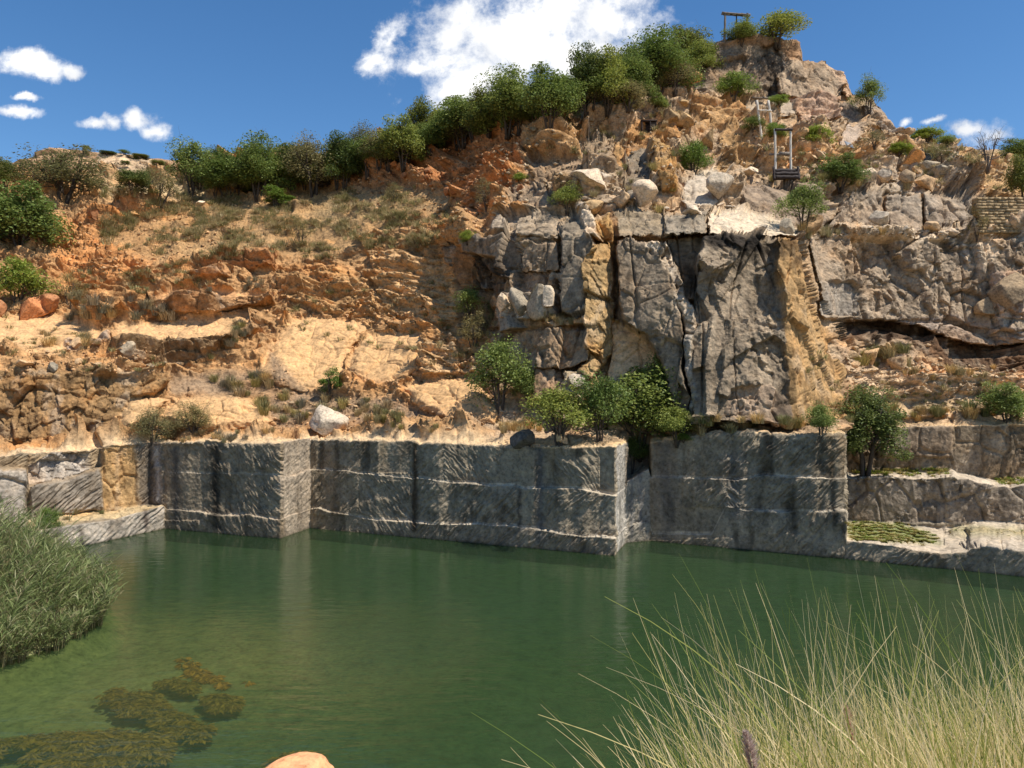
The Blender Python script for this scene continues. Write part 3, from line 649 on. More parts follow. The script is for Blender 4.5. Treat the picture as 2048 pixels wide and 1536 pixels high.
mx = N(nt, 'ShaderNodeMath', operation='MULTIPLY'); L(fine, mx.inputs[0]); L(ad.outputs[0], mx.inputs[1])
b1 = N(nt, 'ShaderNodeBump', i_Strength=1.0, i_Distance=.0075); L(mx.outputs[0], b1.inputs['Height'])
b2 = N(nt, 'ShaderNodeBump', i_Strength=1.0, i_Distance=.03); L(mid, b2.inputs['Height']); L(b1.outputs[0], b2.inputs['Normal'])
fr = N(nt, 'ShaderNodeFresnel', i_IOR=1.33); L(b2.outputs[0], fr.inputs['Normal'])
gl = N(nt, 'ShaderNodeBsdfGlossy', i_Roughness=.13); L(b2.outputs[0], gl.inputs['Normal'])
tr = N(nt, 'ShaderNodeBsdfTransparent'); tr.inputs[0].default_value = (.80, .86, .70, 1)
df = N(nt, 'ShaderNodeBsdfDiffuse'); df.inputs[0].default_value = (.033, .063, .026, 1)
m1 = N(nt, 'ShaderNodeMixShader'); m1.inputs[0].default_value = .45; L(tr.outputs[0], m1.inputs[1]); L(df.outputs[0], m1.inputs[2])
m2 = N(nt, 'ShaderNodeMixShader'); L(fr.outputs[0], m2.inputs[0]); L(m1.outputs[0], m2.inputs[1]); L(gl.outputs[0], m2.inputs[2])
L(m2.outputs[0], out.inputs[0]); M_water = m
tag(sheet('water', -70, 75, 3, 62, 2, 2, lambda p: np.zeros(len(p)), M_water), kind='structure')
# the pond bed: silt, paler where reeds and shoals keep it shallow
def bedz(p):
    s = np.exp(-(((p[:, 0]+17)/9)**2+((p[:, 1]-25)/9)**2))
    return -.75+.15*s+.12*fbm(p*.3, 3, 80)
def bedc(p):
    s = np.exp(-(((p[:, 0]+15)/8.5)**2+((p[:, 1]-27)/8)**2)); s = (s*(1+.5*fbm(p*.25, 3, 81))).clip(0, 1)[:, None]
    return np.array([.046, .090, .042])*(1-s)+np.array([.26, .28, .12])*s
M_silt = rock_mat('silt', bump=.01)
tag(sheet('lake_bed', -70, 75, 3, 62, 220, 100, bedz, M_silt, col=bedc), kind='structure')
M_earth = rock_mat('earth', attr=False, base=(.30, .20, .10))
tag(sheet('ground', -1500, 1500, -1500, 1500, 12, 12, lambda p: np.full(len(p), -3.2), M_earth), kind='structure')
# near bank under the photographer: falls steeply to the pond
def bankz(p):
    x, y = p[:, 0], p[:, 1]
    z = np.interp(y, [-14, -2, 1.6, 3.2, 6, 10, 14, 16], [8.6, 8.0, 7.85, 7.1, 4.6, 1.2, -1.2, -2.4])
    return z+fbm(np.stack([x*.5, y*.5, z*0], 1), 4, 82)*.25-np.maximum(np.abs(x)-30, 0)*.02
M_bank = rock_mat('bank_soil', attr=False, base=(.36, .24, .12), s1=1.5, s2=12)
tag(sheet('near_bank', -45, 45, -14, 16, 180, 90, bankz, M_bank, smooth=False), kind='structure')
# muddy shoal that the reeds stand on
def shoalz(p):
    e = polydist(REED, p[:, 0], p[:, 1]); return -2.6+2.72*sstep(-4.5, 1.2, e)+.06*fbm(p*.8, 3, 83)
REED = [(-34, 20), (-20.6, 24.4), (-17.9, 25.6), (-16.3, 27.8), (-15.9, 30.5), (-17.2, 34.0), (-20.4, 37.5), (-24, 41), (-34, 41)]
def shoalc(p):
    e = sstep(.2, 1.0, polydist(REED, p[:, 0], p[:, 1]))[:, None]; return bedc(p)*(1-e)+np.array([.09, .08, .035])*e
tag(sheet('shoal', -36, -11, 16, 44, 90, 90, shoalz, M_silt, col=shoalc), kind='structure')

# sky
w = bpy.data.worlds.new('World'); scene.world = w; w.use_nodes = True
nt = w.node_tree; nt.nodes.clear(); L = nt.links.new
out = N(nt, 'ShaderNodeOutputWorld')
sky = N(nt, 'ShaderNodeTexSky', sky_type='NISHITA', sun_disc=False, sun_elevation=R(SUN_EL), sun_rotation=R(SUN_AZ), altitude=1500., air_density=1.0, dust_density=.6, ozone_density=1.6)
hs = N(nt, 'ShaderNodeHueSaturation', i_Saturation=1.26, i_Value=1.0); L(sky.outputs[0], hs.inputs['Color'])
bg = N(nt, 'ShaderNodeBackground', i_Strength=SKY_STR); L(hs.outputs[0], bg.inputs[0])
g = N(nt, 'ShaderNodeTexCoord').outputs['Generated']
sx = N(nt, 'ShaderNodeSeparateXYZ'); L(g, sx.inputs[0])
ym = N(nt, 'ShaderNodeMath', operation='MAXIMUM'); L(sx.outputs[1], ym.inputs[0]); ym.inputs[1].default_value = .08
u = N(nt, 'ShaderNodeMath', operation='DIVIDE'); L(sx.outputs[0], u.inputs[0]); L(ym.outputs[0], u.inputs[1])
v = N(nt, 'ShaderNodeMath', operation='DIVIDE'); L(sx.outputs[2], v.inputs[0]); L(ym.outputs[0], v.inputs[1])
uv = N(nt, 'ShaderNodeCombineXYZ'); L(u.outputs[0], uv.inputs[0]); L(v.outputs[0], uv.inputs[1])
def noise(scale, det, rough=.6, dist=0.):
    n = N(nt, 'ShaderNodeTexNoise', i_Scale=scale, i_Detail=det, i_Roughness=rough, i_Distortion=dist); L(uv.outputs[0], n.inputs['Vector']); return n.outputs['Fac']
CLOUDS = [(905,105,95,85),(1000,70,125,105),(1110,40,150,100),(1215,50,100,80),(985,150,110,50),(900,170,65,32),(1090,110,120,70),(1180,100,70,50),(1080,-40,150,70),(785,75,24,48),(768,120,36,26),(835,130,30,20),
          (45,118,50,24),(95,132,34,18),(140,138,22,12),(25,218,42,11),(40,188,22,7),(198,242,40,13),(230,238,20,16),(280,232,32,19),(312,258,24,16),(1935,262,42,18),(1975,272,42,26),(1820,243,16,9),(1868,244,26,8),(1640,-260,300,120),(300,-300,260,90)]
nd = N(nt, 'ShaderNodeTexNoise', i_Scale=9., i_Detail=6., i_Roughness=.6); L(uv.outputs[0], nd.inputs['Vector'])
wa = N(nt, 'ShaderNodeVectorMath', operation='MULTIPLY_ADD'); L(nd.outputs['Color'], wa.inputs[0]); wa.inputs[1].default_value = (.075, .05, 0)
ws = N(nt, 'ShaderNodeVectorMath', operation='SUBTRACT'); L(uv.outputs[0], ws.inputs[0]); ws.inputs[1].default_value = (.0375, .025, 0); L(ws.outputs[0], wa.inputs[2])
dmin = None
for (px, py, rx, ry) in CLOUDS:
    a = N(nt, 'ShaderNodeVectorMath', operation='MULTIPLY_ADD'); L(wa.outputs[0], a.inputs[0])
    a.inputs[1].default_value = (F/rx, F/ry, 0); a.inputs[2].default_value = (-(px-CX)/rx, -(CY-py)/ry, 0)
    l = N(nt, 'ShaderNodeVectorMath', operation='LENGTH'); L(a.outputs[0], l.inputs[0])
    if dmin is None: dmin = l.outputs['Value']
    else:
        q = N(nt, 'ShaderNodeMath', operation='SMOOTH_MIN'); q.inputs[2].default_value = .35; L(dmin, q.inputs[0]); L(l.outputs['Value'], q.inputs[1]); dmin = q.outputs[0]
n1 = noise(11, 9, .62, .25); n2 = noise(38, 6, .7)
def mad(a, k, c):
    q = N(nt, 'ShaderNodeMath', operation='MULTIPLY_ADD'); L(a, q.inputs[0]); q.inputs[1].default_value = k
    if isinstance(c, float): q.inputs[2].default_value = c
    else: L(c, q.inputs[2])
    return q.outputs[0]
dens = mad(dmin, -1.0, mad(n1, 3.6, mad(n2, 1.3, -1.42)))
al = N(nt, 'ShaderNodeMapRange', interpolation_type='SMOOTHSTEP'); al.inputs[1].default_value = -.35; al.inputs[2].default_value = .85; L(dens, al.inputs[0])
n3 = noise(7, 5, .55)
cc = ramp(nt, mad(n3, 1.0, mad(v.outputs[0], .55, -.18)), [(.34, (.62, .64, .68)), (.47, (.86, .87, .89)), (.56, (1.06, 1.05, 1.03)), (1, (1.15, 1.13, 1.1))])
bc = N(nt, 'ShaderNodeBackground', i_Strength=1.0); L(cc, bc.inputs[0])
ms = N(nt, 'ShaderNodeMixShader'); L(al.outputs[0], ms.inputs[0]); L(bg.outputs[0], ms.inputs[1]); L(bc.outputs[0], ms.inputs[2])
L(ms.outputs[0], out.inputs[0])
ld = bpy.data.lights.new('sun', 'SUN'); ld.energy = SUN_STR; ld.angle = R(.53); ld.color = (1.0, .95, .87)
sun = link('sun', ld)
az = R(SUN_AZ); sd = Vector((math.sin(az)*math.cos(R(SUN_EL)), math.cos(az)*math.cos(R(SUN_EL)), math.sin(R(SUN_EL))))
sun.rotation_euler = sd.to_track_quat('Z', 'Y').to_euler()
cd = bpy.data.cameras.new('camera'); cam = link('camera', cd); cam.location = (0, 0, EYE); cam.rotation_euler = (R(90), 0, 0)
cd.sensor_width = 36; cd.lens = 36*F/2048; cd.clip_start = .05; cd.clip_end = 5000; scene.camera = cam
scene.view_settings.view_transform = 'Standard'; scene.view_settings.look = 'None'; scene.view_settings.exposure = EXPO; scene.view_settings.gamma = 1
scene.cycles.use_denoising = True; scene.cycles.max_bounces = 8; scene.cycles.transparent_max_bounces = 16
# ------------------------------------------------------------------ plants
G1, G2, G3 = (.040, .068, .016), (.075, .115, .026), (.125, .165, .042)
M_leaf = {
 'green': leaf_mat('leaf_green', [(0, (0.111, 0.150, 0.034)), (.5, (0.202, 0.258, 0.060)), (1, (0.338, 0.384, 0.103))]),
 'dark': leaf_mat('leaf_dark', [(0, (0.068, 0.096, 0.028)), (.5, (0.130, 0.168, 0.044)), (1, (0.227, 0.258, 0.074))]),
 'olive': leaf_mat('leaf_olive', [(0, (0.156, 0.138, 0.060)), (.5, (0.260, 0.228, 0.092)), (1, (0.377, 0.324, 0.144))]),
 'bright': leaf_mat('leaf_bright', [(0, (0.117, 0.180, 0.030)), (.5, (0.202, 0.282, 0.048)), (1, (0.312, 0.384, 0.086))]),
}
M_bark = plain_mat('bark', (.085, .065, .048), .95, (8, 8, 3))
M_twig = plain_mat('grey_twig', (.16, .13, .105), .95, (8, 8, 3))

def tree_mesh(kind, seed, leaf, H=5.0, W=5.0, stems=5, clumps=34, per=170, lsz=.18, base=.06, spread=.105, hollow=.5, flat=1.0):
    r = np.random.default_rng(seed)
    # clump centres fill an uneven dome
    cs = []
    while len(cs) < clumps:
        d = r.normal(size=3); d /= np.linalg.norm(d); d[2] = abs(d[2])*1.15-.42
        rad = (hollow+(1-hollow)*r.random())*(1+.22*math.sin(3*math.atan2(d[1], d[0])+seed))*(.82+.36*r.random())
        c = np.array([d[0]*W/2*rad*.86, d[1]*W/2*rad*.86, H*(base+.42*(1-base))+d[2]*H*.5*(1-base)*rad*1.25*flat])
        if c[2] > H*.12: cs.append(c)
    cs = np.array(cs); cs[:, 2] *= min(1, H*.97/cs[:, 2].max())
    tr = MB(); roots = []
    for s in range(stems):
        a = 2*math.pi*(s+r.random()*.7)/stems; out = W*.22*(.4+.7*r.random())
        p0 = np.array([math.cos(a)*.10, math.sin(a)*.10, -.35]); p2 = np.array([math.cos(a)*out, math.sin(a)*out, H*(.42+.2*r.random())])
        mid = p0*.45+p2*.55+r.normal(size=3)*.12; mid[2] = p2[2]*.5
        t = np.linspace(0, 1, 7)[:, None]; path = (1-t)**2*p0+2*t*(1-t)*mid+t*t*p2+r.normal(size=(7, 3))*.03
        tr.tube(path, np.linspace(.105, .045, 7)*(H/5), 6); roots.append(path)
    for c in cs:
        best = min(roots, key=lambda p: np.linalg.norm(p[-1]-c)); k = r.integers(3, 7); p0 = best[k]
        mid = (p0+c)/2+np.array([0, 0, -.1*H*r.random()])+r.normal(size=3)*.12
        t = np.linspace(0, 1, 5)[:, None]; tr.tube((1-t)**2*p0+2*t*(1-t)*mid+t*t*c, np.linspace(.04, .010, 5)*(H/5), 4)
        for q in range(3):
            e = c+r.normal(size=3)*W*spread*.9; tr.tube([c*.7+mid*.3, (c+e)/2+r.normal(size=3)*.04, e], [.014*H/5, .010*H/5, .005*H/5], 3)
    trunk = tr.mesh(kind+'_trunk', M_twig if leaf == 'bare' else M_bark, True)
    if leaf == 'bare': return trunk, None
    per = int(per*1.5); lsz *= .80; n = clumps*per; ci = np.repeat(np.arange(clumps), per)
    sz = (spread*W*(.55+.75*r.random(clumps)))[ci]
    g = r.normal(size=(n, 3)); g *= (np.minimum(np.linalg.norm(g, axis=1), 1.9)/np.linalg.norm(g, axis=1))[:, None]
    pos = cs[ci]+g*sz[:, None]*np.array([1, 1, .72]); keep = pos[:, 2] > .08*H; pos = pos[keep]; n = len(pos)
    nz = r.normal(size=(n, 3)); nz[:, 2] = np.abs(nz[:, 2])+.9; nz /= np.linalg.norm(nz, axis=1)[:, None]
    u = np.cross(nz, r.normal(size=(n, 3))); u /= np.linalg.norm(u, axis=1)[:, None]; v = np.cross(nz, u)
    L_ = (lsz*(.6+.8*r.random(n)))[:, None]; bend = nz*L_*.12
    V = np.stack([pos-u*L_*.62, pos+v*L_*.36+bend, pos+u*L_*.62, pos-v*L_*.36+bend], 1).reshape(-1, 3)
    return trunk, mesh_np(kind+'_crown', V, [np.arange(n*4).reshape(n, 4)], M_leaf[leaf])

KINDS = {
 'round': (tree_mesh('round_tree', 11, 'green', clumps=48, per=150, spread=.105), 5, 5),
 'round2': (tree_mesh('round_tree', 12, 'green', clumps=60, per=120, spread=.09, hollow=.6), 5, 5),
 'dark': (tree_mesh('dark_tree', 13, 'dark', clumps=50, per=150, spread=.10), 5, 5),
 'dark2': (tree_mesh('dark_tree', 14, 'dark', clumps=40, per=150, spread=.10, H=6, W=4.6, base=.3, stems=3), 4.6, 6),
 'olive': (tree_mesh('olive_tree', 15, 'olive', clumps=60, per=85, spread=.09, lsz=.13), 5, 5),
 'open': (tree_mesh('open_tree', 16, 'green', clumps=26, per=150, spread=.10, base=.25, stems=4), 5, 5),
 'bush': (tree_mesh('bush', 17, 'bright', clumps=30, per=150, spread=.12, base=.05, lsz=.22), 5, 5),
 'bush2': (tree_mesh('bush', 18, 'green', clumps=24, per=170, spread=.13, base=.05, lsz=.20), 5, 5),
 'slim': (tree_mesh('slim_bush', 19, 'bright', H=6, W=3, clumps=16, per=120, spread=.13, base=.05, stems=4, lsz=.22), 3, 6),
 'sparse': (tree_mesh('sparse_bush', 20, 'olive', clumps=26, per=70, spread=.10, base=.12, lsz=.15), 5, 5),
 'bare': (tree_mesh('bare_tree', 21, 'bare', clumps=40, spread=.12), 5, 5),
 'tall': (tree_mesh('tall_tree', 22, 'dark', H=8, W=5, clumps=64, per=170, spread=.095, base=.04, lsz=.17, stems=4), 5, 8),
}
def plant(kind, px, py, wpx, hpx, label, group=None, cat=None, back=0., name=None, drop=.12):
    (tm, cmz), W, H = KINDS[kind]
    p = ground(px, py, drop)
    if p is None: return
    D = p[1]
    if back: p = p+np.array([p[0]/D*back, back, 0]); p[2] -= back*.12; D += back
    sx, sz = wpx*1.22/F*D/W, hpx*1.14/F*D/H
    istree = cat == 'tree' or (cat is None and hpx/F*D > 2.6)
    cat = cat or ('tree' if istree else 'bush')
    r = bpy.data.objects.new(name or {'bare': 'bare_tree'}.get(kind, cat if cat != 'tree' else 'bushy_tree'), None); COL.objects.link(r)
    p[2] -= (.13 if cat == 'bush' else .07)*hpx/F*D; sz *= 1.1 if cat == 'bush' else 1.05
    r.location = p; r.rotation_euler = (0, 0, rng.random()*6.28); r.scale = (sx, sx*(.85+.3*rng.random()), sz); r.empty_display_size = .2
    tag(r, label, cat, group)
    link('trunk' if cat == 'tree' else 'stem', tm, r)
    if cmz: link('crown' if cat == 'tree' else 'foliage', cmz, r)
    return r

RIDGE = 'trees along the ridge'
for a in (
 ('dark', 8, 372, 60, 62, 'dark green tree cut by the left edge of the picture, below the far rocky hill'),
 ('round', 45, 500, 165, 135, 'largest rounded green bush on the left edge, above the red soil slope'),
 ('olive', 128, 398, 160, 108, 'broad dense olive tree standing in front of the far rocky hill'),
 ('dark', 265, 376, 62, 42, 'small dark bush at the foot of the far hill, right of the olive tree'),
 ('sparse', 322, 402, 88, 66, 'thin spreading thorn bush with dark stems on pale grass below the hill'),
 ('open', 385, 384, 92, 100, 'slender-stemmed open green tree, first of the ridge trees beside the far hill'),
 ('dark2', 440, 345, 62, 72, 'small round-headed dark tree poking above the ridge, left of the brown leafless crowns', 4),
 ('dark', 335, 316, 55, 30, 'low flat dark tree on the skyline beside the far rocky hill', 10),
 ('round', 452, 388, 105, 82, 'rounded mid green bush spreading over the grass edge of the left ridge'),
 ('round2', 512, 385, 90, 108, 'light green leafy tree between the round-headed dark tree and the wide dark crown'),
 ('dark', 560, 330, 120, 78, 'wide dark crown on the skyline at the left third of the ridge', 6),
 ('slim', 552, 412, 50, 52, 'small upright shrub standing alone on the orange slope below the ridge trees'),
 ('dark', 590, 372, 90, 95, 'dark shaded tree left of the big brownish tree'),
 ('olive', 628, 385, 120, 118, 'big brownish olive tree with a thin crown on the left part of the ridge'),
 ('dark', 690, 365, 85, 100, 'dark tree between the brownish olive tree and the grey-topped tree'),
 ('olive', 735, 345, 100, 98, 'grey-topped olive tree on the skyline before the ridge starts to climb'),
 ('dark', 775, 338, 75, 70, 'low dark bush under the grey-topped olive tree'),
 ('round', 805, 325, 90, 92, 'bushy green tree left of the tall round-headed tree'),
 ('dark2', 845, 300, 78, 115, 'tall round-headed dark tree standing clear against the blue sky', 3),
 ('round2', 880, 292, 92, 70, 'low bushy green tree at the foot of the tall round-headed tree'),
 ('round', 925, 285, 105, 98, 'green tree right of the tall round-headed tree, below the cloud edge'),
 ('dark', 975, 262, 75, 85, 'dark tree in the dense row under the left side of the big cloud'),
 ('round2', 1015, 258, 110, 112, 'large full green crown in the dense row under the big cloud'),
 ('dark', 1060, 238, 80, 100, 'dark tree behind the large full crown under the big cloud', 4),
 ('round', 1095, 245, 105, 115, 'large green tree above the rounded orange outcrop'),
 ('dark', 1135, 205, 70, 90, 'dark tree on the skyline left of the tallest ridge tree', 4),
 ('dark2', 1172, 215, 80, 118, 'tallest tree of the ridge, an open crown rising into the cloud'),
 ('round2', 1212, 212, 95, 105, 'leafy green tree right of the tallest ridge tree'),
 ('dark', 1250, 150, 90, 95, 'dark tree on the upper skyline where the cloud ends', 4),
 ('round', 1258, 196, 95, 92, 'green tree standing over the bare soil strip in the upper ridge'),
 ('round2', 1315, 178, 118, 108, 'light green full tree high on the ridge left of the rocky summit'),
 ('dark', 1335, 130, 90, 76, 'dark tree highest on the skyline left of the rocky summit', 4),
 ('dark', 1378, 140, 80, 95, 'dark tree leaning against the left side of the rocky summit'),
 ('round2', 1412, 90, 56, 44, 'small green tree beside the left post of the timber gallows', 3),
 ): plant(*a[:6], RIDGE, 'bush' if 'bush ' in a[5]+' ' and 'bushy' not in a[5] else 'tree' if 'shrub' not in a[5] else 'shrub', back=a[6] if len(a) > 6 else 0)
UG = np.random.default_rng(31)
for k, x in enumerate(np.linspace(395, 1400, 34)):
    y = lin([(380,385),(480,385),(600,372),(690,358),(760,335),(850,300),(950,272),(1050,248),(1140,225),(1230,208),(1330,186),(1400,150)], x)+UG.normal()*5
    plant(('dark', 'round2', 'olive', 'round', 'bush2')[UG.integers(5)], x+UG.normal()*6, y, 50+40*UG.random(), 42+34*UG.random(), 'low dark bush filling the gaps between the ridge trees', 'undergrowth between the ridge trees', 'bush')
for a in (
 ('round', 1484, 86, 58, 46, 'rounded bush covering the right post of the timber gallows on the summit', 'bush'),
 ('bush2', 1556, 86, 90, 58, 'wide airy bush on the orange rim of the summit', 'bush'),
 ('bush', 1468, 188, 58, 46, 'bright green bush growing in the dark summit rock face', 'bush'),
 ('open', 1738, 224, 55, 68, 'lone dark tree leaning out of the right flank of the summit', 'tree'),
 ('bush', 1560, 204, 32, 20, 'little green bush on the ledge above the upper pale posts', 'bush'),
 ('bush2', 1503, 262, 36, 30, 'dark green bush left of the upper pale posts', 'bush'),
 ('bush', 1548, 274, 40, 30, 'green bush growing through the upper pale posts', 'bush'),
 ('bush', 1630, 284, 58, 38, 'low green bush right of the lower post frame', 'bush'),
 ('round', 1680, 370, 80, 62, 'round green bush on the wide ledge right of the log stack', 'bush'),
 ('open', 1604, 452, 76, 88, 'feathery green bush hanging on the grey wall below the log stack', 'bush'),
 ('sparse', 1748, 288, 40, 32, 'pale yellowish bush under the right flank of the summit', 'bush'),
 ('bush', 1796, 304, 62, 22, 'low green bush sprawling over the orange boulders on the right', 'bush'),
 ('bush', 1852, 282, 60, 26, 'low green bush on the skyline right of the summit', 'bush'),
 ('bush2', 1893, 288, 42, 22, 'flat bush on the skyline left of the leafless tree', 'bush'),
 ('sparse', 1886, 322, 56, 34, 'yellow green bush beside the black tank', 'bush'),
 ('bare', 1976, 330, 70, 82, 'leafless grey tree on the skyline at the right', 'tree'),
 ('round', 2035, 322, 60, 50, 'green tree on the skyline at the right edge', 'tree'),
 ('dark', 2050, 400, 60, 95, 'dark tree in the right edge above the stacked stone wall', 'tree'),
 ('round', 1316, 218, 42, 32, 'small green bush on the bare soil below the upper ridge trees', 'bush'),
 ('bush', 1390, 342, 58, 62, 'green bush between the grey block and the tilted ochre slab', 'bush'),
 ('sparse', 1952, 468, 34, 58, 'grey green bush in the crack at the end of the upper wall', 'bush'),
 ('open', 1134, 424, 62, 56, 'airy bush rooted on the crack line beside the left grey blocks', 'bush'),
 ('sparse', 972, 412, 46, 58, 'dark twiggy bush at the left end of the upper grey blocks', 'bush'),
 ('bush', 1036, 360, 26, 18, 'tiny green bush under the rounded outcrop', 'bush'),
 ('bush', 932, 480, 32, 24, 'tiny bright bush on top of the dark stained block', 'bush'),
 ('open', 942, 640, 64, 66, 'open bush at the foot of the brown shaded corner', 'bush'),
 ('sparse', 945, 690, 62, 70, 'yellowish twiggy bush on the rubble chute above the big green bush', 'bush'),
 ('bush2', 1000, 805, 98, 125, 'tall dense green bush beside the lowest cream slab', 'bush'),
 ('bush2', 1058, 800, 56, 60, 'smaller bush at the right foot of the tall dense green bush', 'bush'),
 ('slim', 660, 790, 34, 66, 'slender upright bush in front of the cream slabs', 'bush'),
 ('sparse', 790, 400, 44, 36, 'grey green bush on the grassy slope below the red rock', 'bush'),
 ('sparse', 600, 480, 44, 46, 'thin bush on the grassy middle of the orange slope', 'bush'),
 ('bush', 36, 596, 84, 82, 'bright green bush at the left edge above the red blocks', 'bush'),
 ('sparse', 142, 605, 56, 66, 'wispy green bush right of the red blocks', 'bush'),
 ('olive', 305, 880, 80, 74, 'olive bush hanging over the left sawn wall', 'bush'),
 ('olive', 386, 862, 70, 64, 'feathery yellow green bush on the cream slab at the wall edge', 'bush'),
 ('open', 1116, 888, 135, 115, 'low spreading tree on the ledge edge beside the dark boulder', 'tree'),
 ('open', 1195, 882, 110, 130, 'forked tree on the ledge in the middle of the tree group', 'tree'),
 ('round', 1282, 888, 160, 160, 'largest leafy tree of the group in front of the arched hollow', 'tree'),
 ('round2', 1322, 830, 95, 110, 'bright tree growing up the foot of the great rock face', 'tree'),
 ('bush2', 1352, 876, 74, 66, 'bush at the right end of the tree group', 'bush'),
 ('bush2', 1264, 928, 46, 64, 'bush hanging into the notch between the two sawn walls', 'bush'),
 ('bush2', 1640, 862, 60, 60, 'grey green bush at the foot of the ochre flank', 'bush'),
 ('round', 2014, 842, 86, 80, 'rounded green tree on the lower terrace at the right edge', 'tree'),
 ('bush', 97, 1054, 44, 42, 'small bright bush on the low ledge above the reeds', 'bush'),
 ('bush', 1366, 878, 26, 16, 'tiny green bush on the lip of the right sawn wall', 'bush'),
 ): plant(*a[:6], cat=a[6])
# the tall tree stands on the middle terrace behind the corner of the right sawn wall
p = ground(1735, 950); (tm, cmz), W, H = KINDS['tall']
r = bpy.data.objects.new('evergreen_tree', None); COL.objects.link(r); D = p[1]; r.location = p-np.array([.3, .1, .2])
r.scale = (150/F*D/W, 150/F*D/W, 225/F*D/H); tag(r, 'tall dark tree standing in the corner right of the right sawn wall', 'tree'); link('trunk', tm, r); link('crown', cmz, r)

# grass tufts
def tuft_blades(r, n, h, rad, w):
    a = r.random(n)*6.28; rr = rad*.35*np.sqrt(r.random(n)); base = np.stack([np.cos(a)*rr, np.sin(a)*rr, np.full(n, -.05)], 1)
    lean = (.15+.75*r.random(n))*rad; hh = h*(.55+.5*r.random(n)); d = np.stack([np.cos(a+r.normal(size=n)*.5), np.sin(a+r.normal(size=n)*.5), np.zeros(n)], 1)
    m = base+d*(lean*.35)[:, None]+np.array([0, 0, 1])*(hh*.62)[:, None]; t = base+d*lean[:, None]+np.array([0, 0, 1])*(hh*(1-.25*lean/rad))[:, None]
    s = np.cross(d, [0, 0, 1]); s = s*w*.5
    V = np.stack([base-s, base+s, m+s*.8, m-s*.8, t], 1).reshape(-1, 3); k = np.arange(n)*5
    return V, np.stack([k, k+1, k+2, k+3], 1), np.stack([k+3, k+2, k+4], 1)
M_tuft = {
 'straw': leaf_mat('grass_straw', [(0, (.26, .20, .10)), (.5, (.48, .38, .20)), (1, (.64, .52, .31))], .3, .1),
 'green': leaf_mat('grass_green', [(0, (.16, .16, .06)), (.5, (.30, .28, .12)), (1, (.48, .41, .21))], .3, .1),
 'grey': leaf_mat('grass_grey', [(0, (.18, .15, .10)), (.5, (.33, .28, .19)), (1, (.46, .40, .28))], .3, .1)}
TUFT = {}
for kk in M_tuft:
    for v_ in range(2):
        V, Q, T = tuft_blades(np.random.default_rng(50+v_+len(kk)), 120, .65, .55, .024); TUFT[kk, v_] = mesh_np('tuft_'+kk, V, [Q, T], M_tuft[kk])
def inpoly(poly):
    a = np.array(poly, float); lo, hi = a.min(0), a.max(0)
    while True:
        q = lo+(hi-lo)*rng.random(2)
        if polydist(poly, q[:1], q[1:])[0] > 0: return q
TG = [  # region, count of single tufts, share of kinds, height in m, label
 ([(60,1030),(200,1022),(310,1008),(200,1030),(60,1052)], 8, ('straw','green'), .5, 'short dry tuft on the low ledge left of the pond'),
 ([(340,870),(560,860),(560,880),(340,882)], 14, ('grey','straw'), .55, 'grey dry tuft along the top of the left sawn wall'),
 ([(420,760),(560,740),(600,800),(820,800),(780,850),(560,850)], 46, ('grey','green','straw'), .9, 'grey green tuft on the ledge in front of the cream slabs'),
 ([(700,790),(850,830),(1000,855),(1040,860),(700,862)], 20, ('straw','green'), .7, 'straw coloured tuft between the lowest cream slab and the sawn wall'),
 ([(1010,845),(1080,840),(1090,870),(1000,866)], 10, ('straw',), .8, 'pale combed grass tuft left of the ledge trees'),
 ([(1370,838),(1610,842),(1680,850),(1540,858),(1370,868)], 34, ('straw','green'), .8, 'yellow tuft at the foot of the great rock face'),
 ([(1690,815),(1980,820),(1990,836),(1700,842)], 26, ('straw','green'), .9, 'yellow tuft along the top of the right terrace wall'),
 ([(1690,690),(1830,700),(1860,740),(1700,728)], 14, ('straw','green'), 1.0, 'bushy yellow tuft in the rubble hollow on the right'),
 ([(1800,745),(2040,735),(2040,755),(1800,760)], 8, ('straw',), .7, 'yellow tuft on the pale ledge of the right cliff'),
 ([(90,660),(180,640),(180,690),(60,700)], 8, ('straw','green'), .9, 'tuft on the pale orange bench at the left'),
 ([(120,590),(280,600),(400,640),(260,648),(140,650)], 30, ('grey','straw'), 1.0, 'greyish brown tuft in the hollow right of the red blocks'),
 ([(460,640),(520,640),(430,720),(380,725)], 12, ('grey','green'), .8, 'dull tuft on the shaded bank left of the cream slabs'),
 ([(390,560),(540,555),(540,588),(360,585)], 12, ('grey',), .6, 'grey tuft on the flat rock ledge in the slope'),
 ([(1480,358),(1640,355),(1760,372),(1900,385),(1600,366)], 12, ('straw','green'), .7, 'small tuft along the upper bench of the cliff'),
 ([(1600,455),(1740,466),(1800,466),(1610,476)], 10, ('straw',), .7, 'small yellow tuft on the bright ledge of the right cliff'),
 ([(1080,630),(1180,632),(1170,648),(1090,648)], 8, ('straw',), .6, 'dry tuft on the small shelf under the pillar'),
 ([(1130,400),(1350,270),(1400,400),(1320,425)], 14, ('straw','green'), .7, 'yellow tuft among the upper blocks of the middle cliff'),
]
for poly, n, ks, h, lab in TG:
    for i in range(n):
        q = inpoly(poly); p = ground(q[0], q[1], .03)
        if p is None: continue
        k = ks[rng.integers(len(ks))]; s = h/.75*(.7+.7*rng.random())
        tag(link('grass_tuft', TUFT[k, int(rng.integers(2))], None, p, rng.random()*6.28, (s*(.8+.5*rng.random()), s*(.8+.5*rng.random()), s)), lab, 'grass tuft', 'tufts: '+lab.split(' tuft ')[-1])
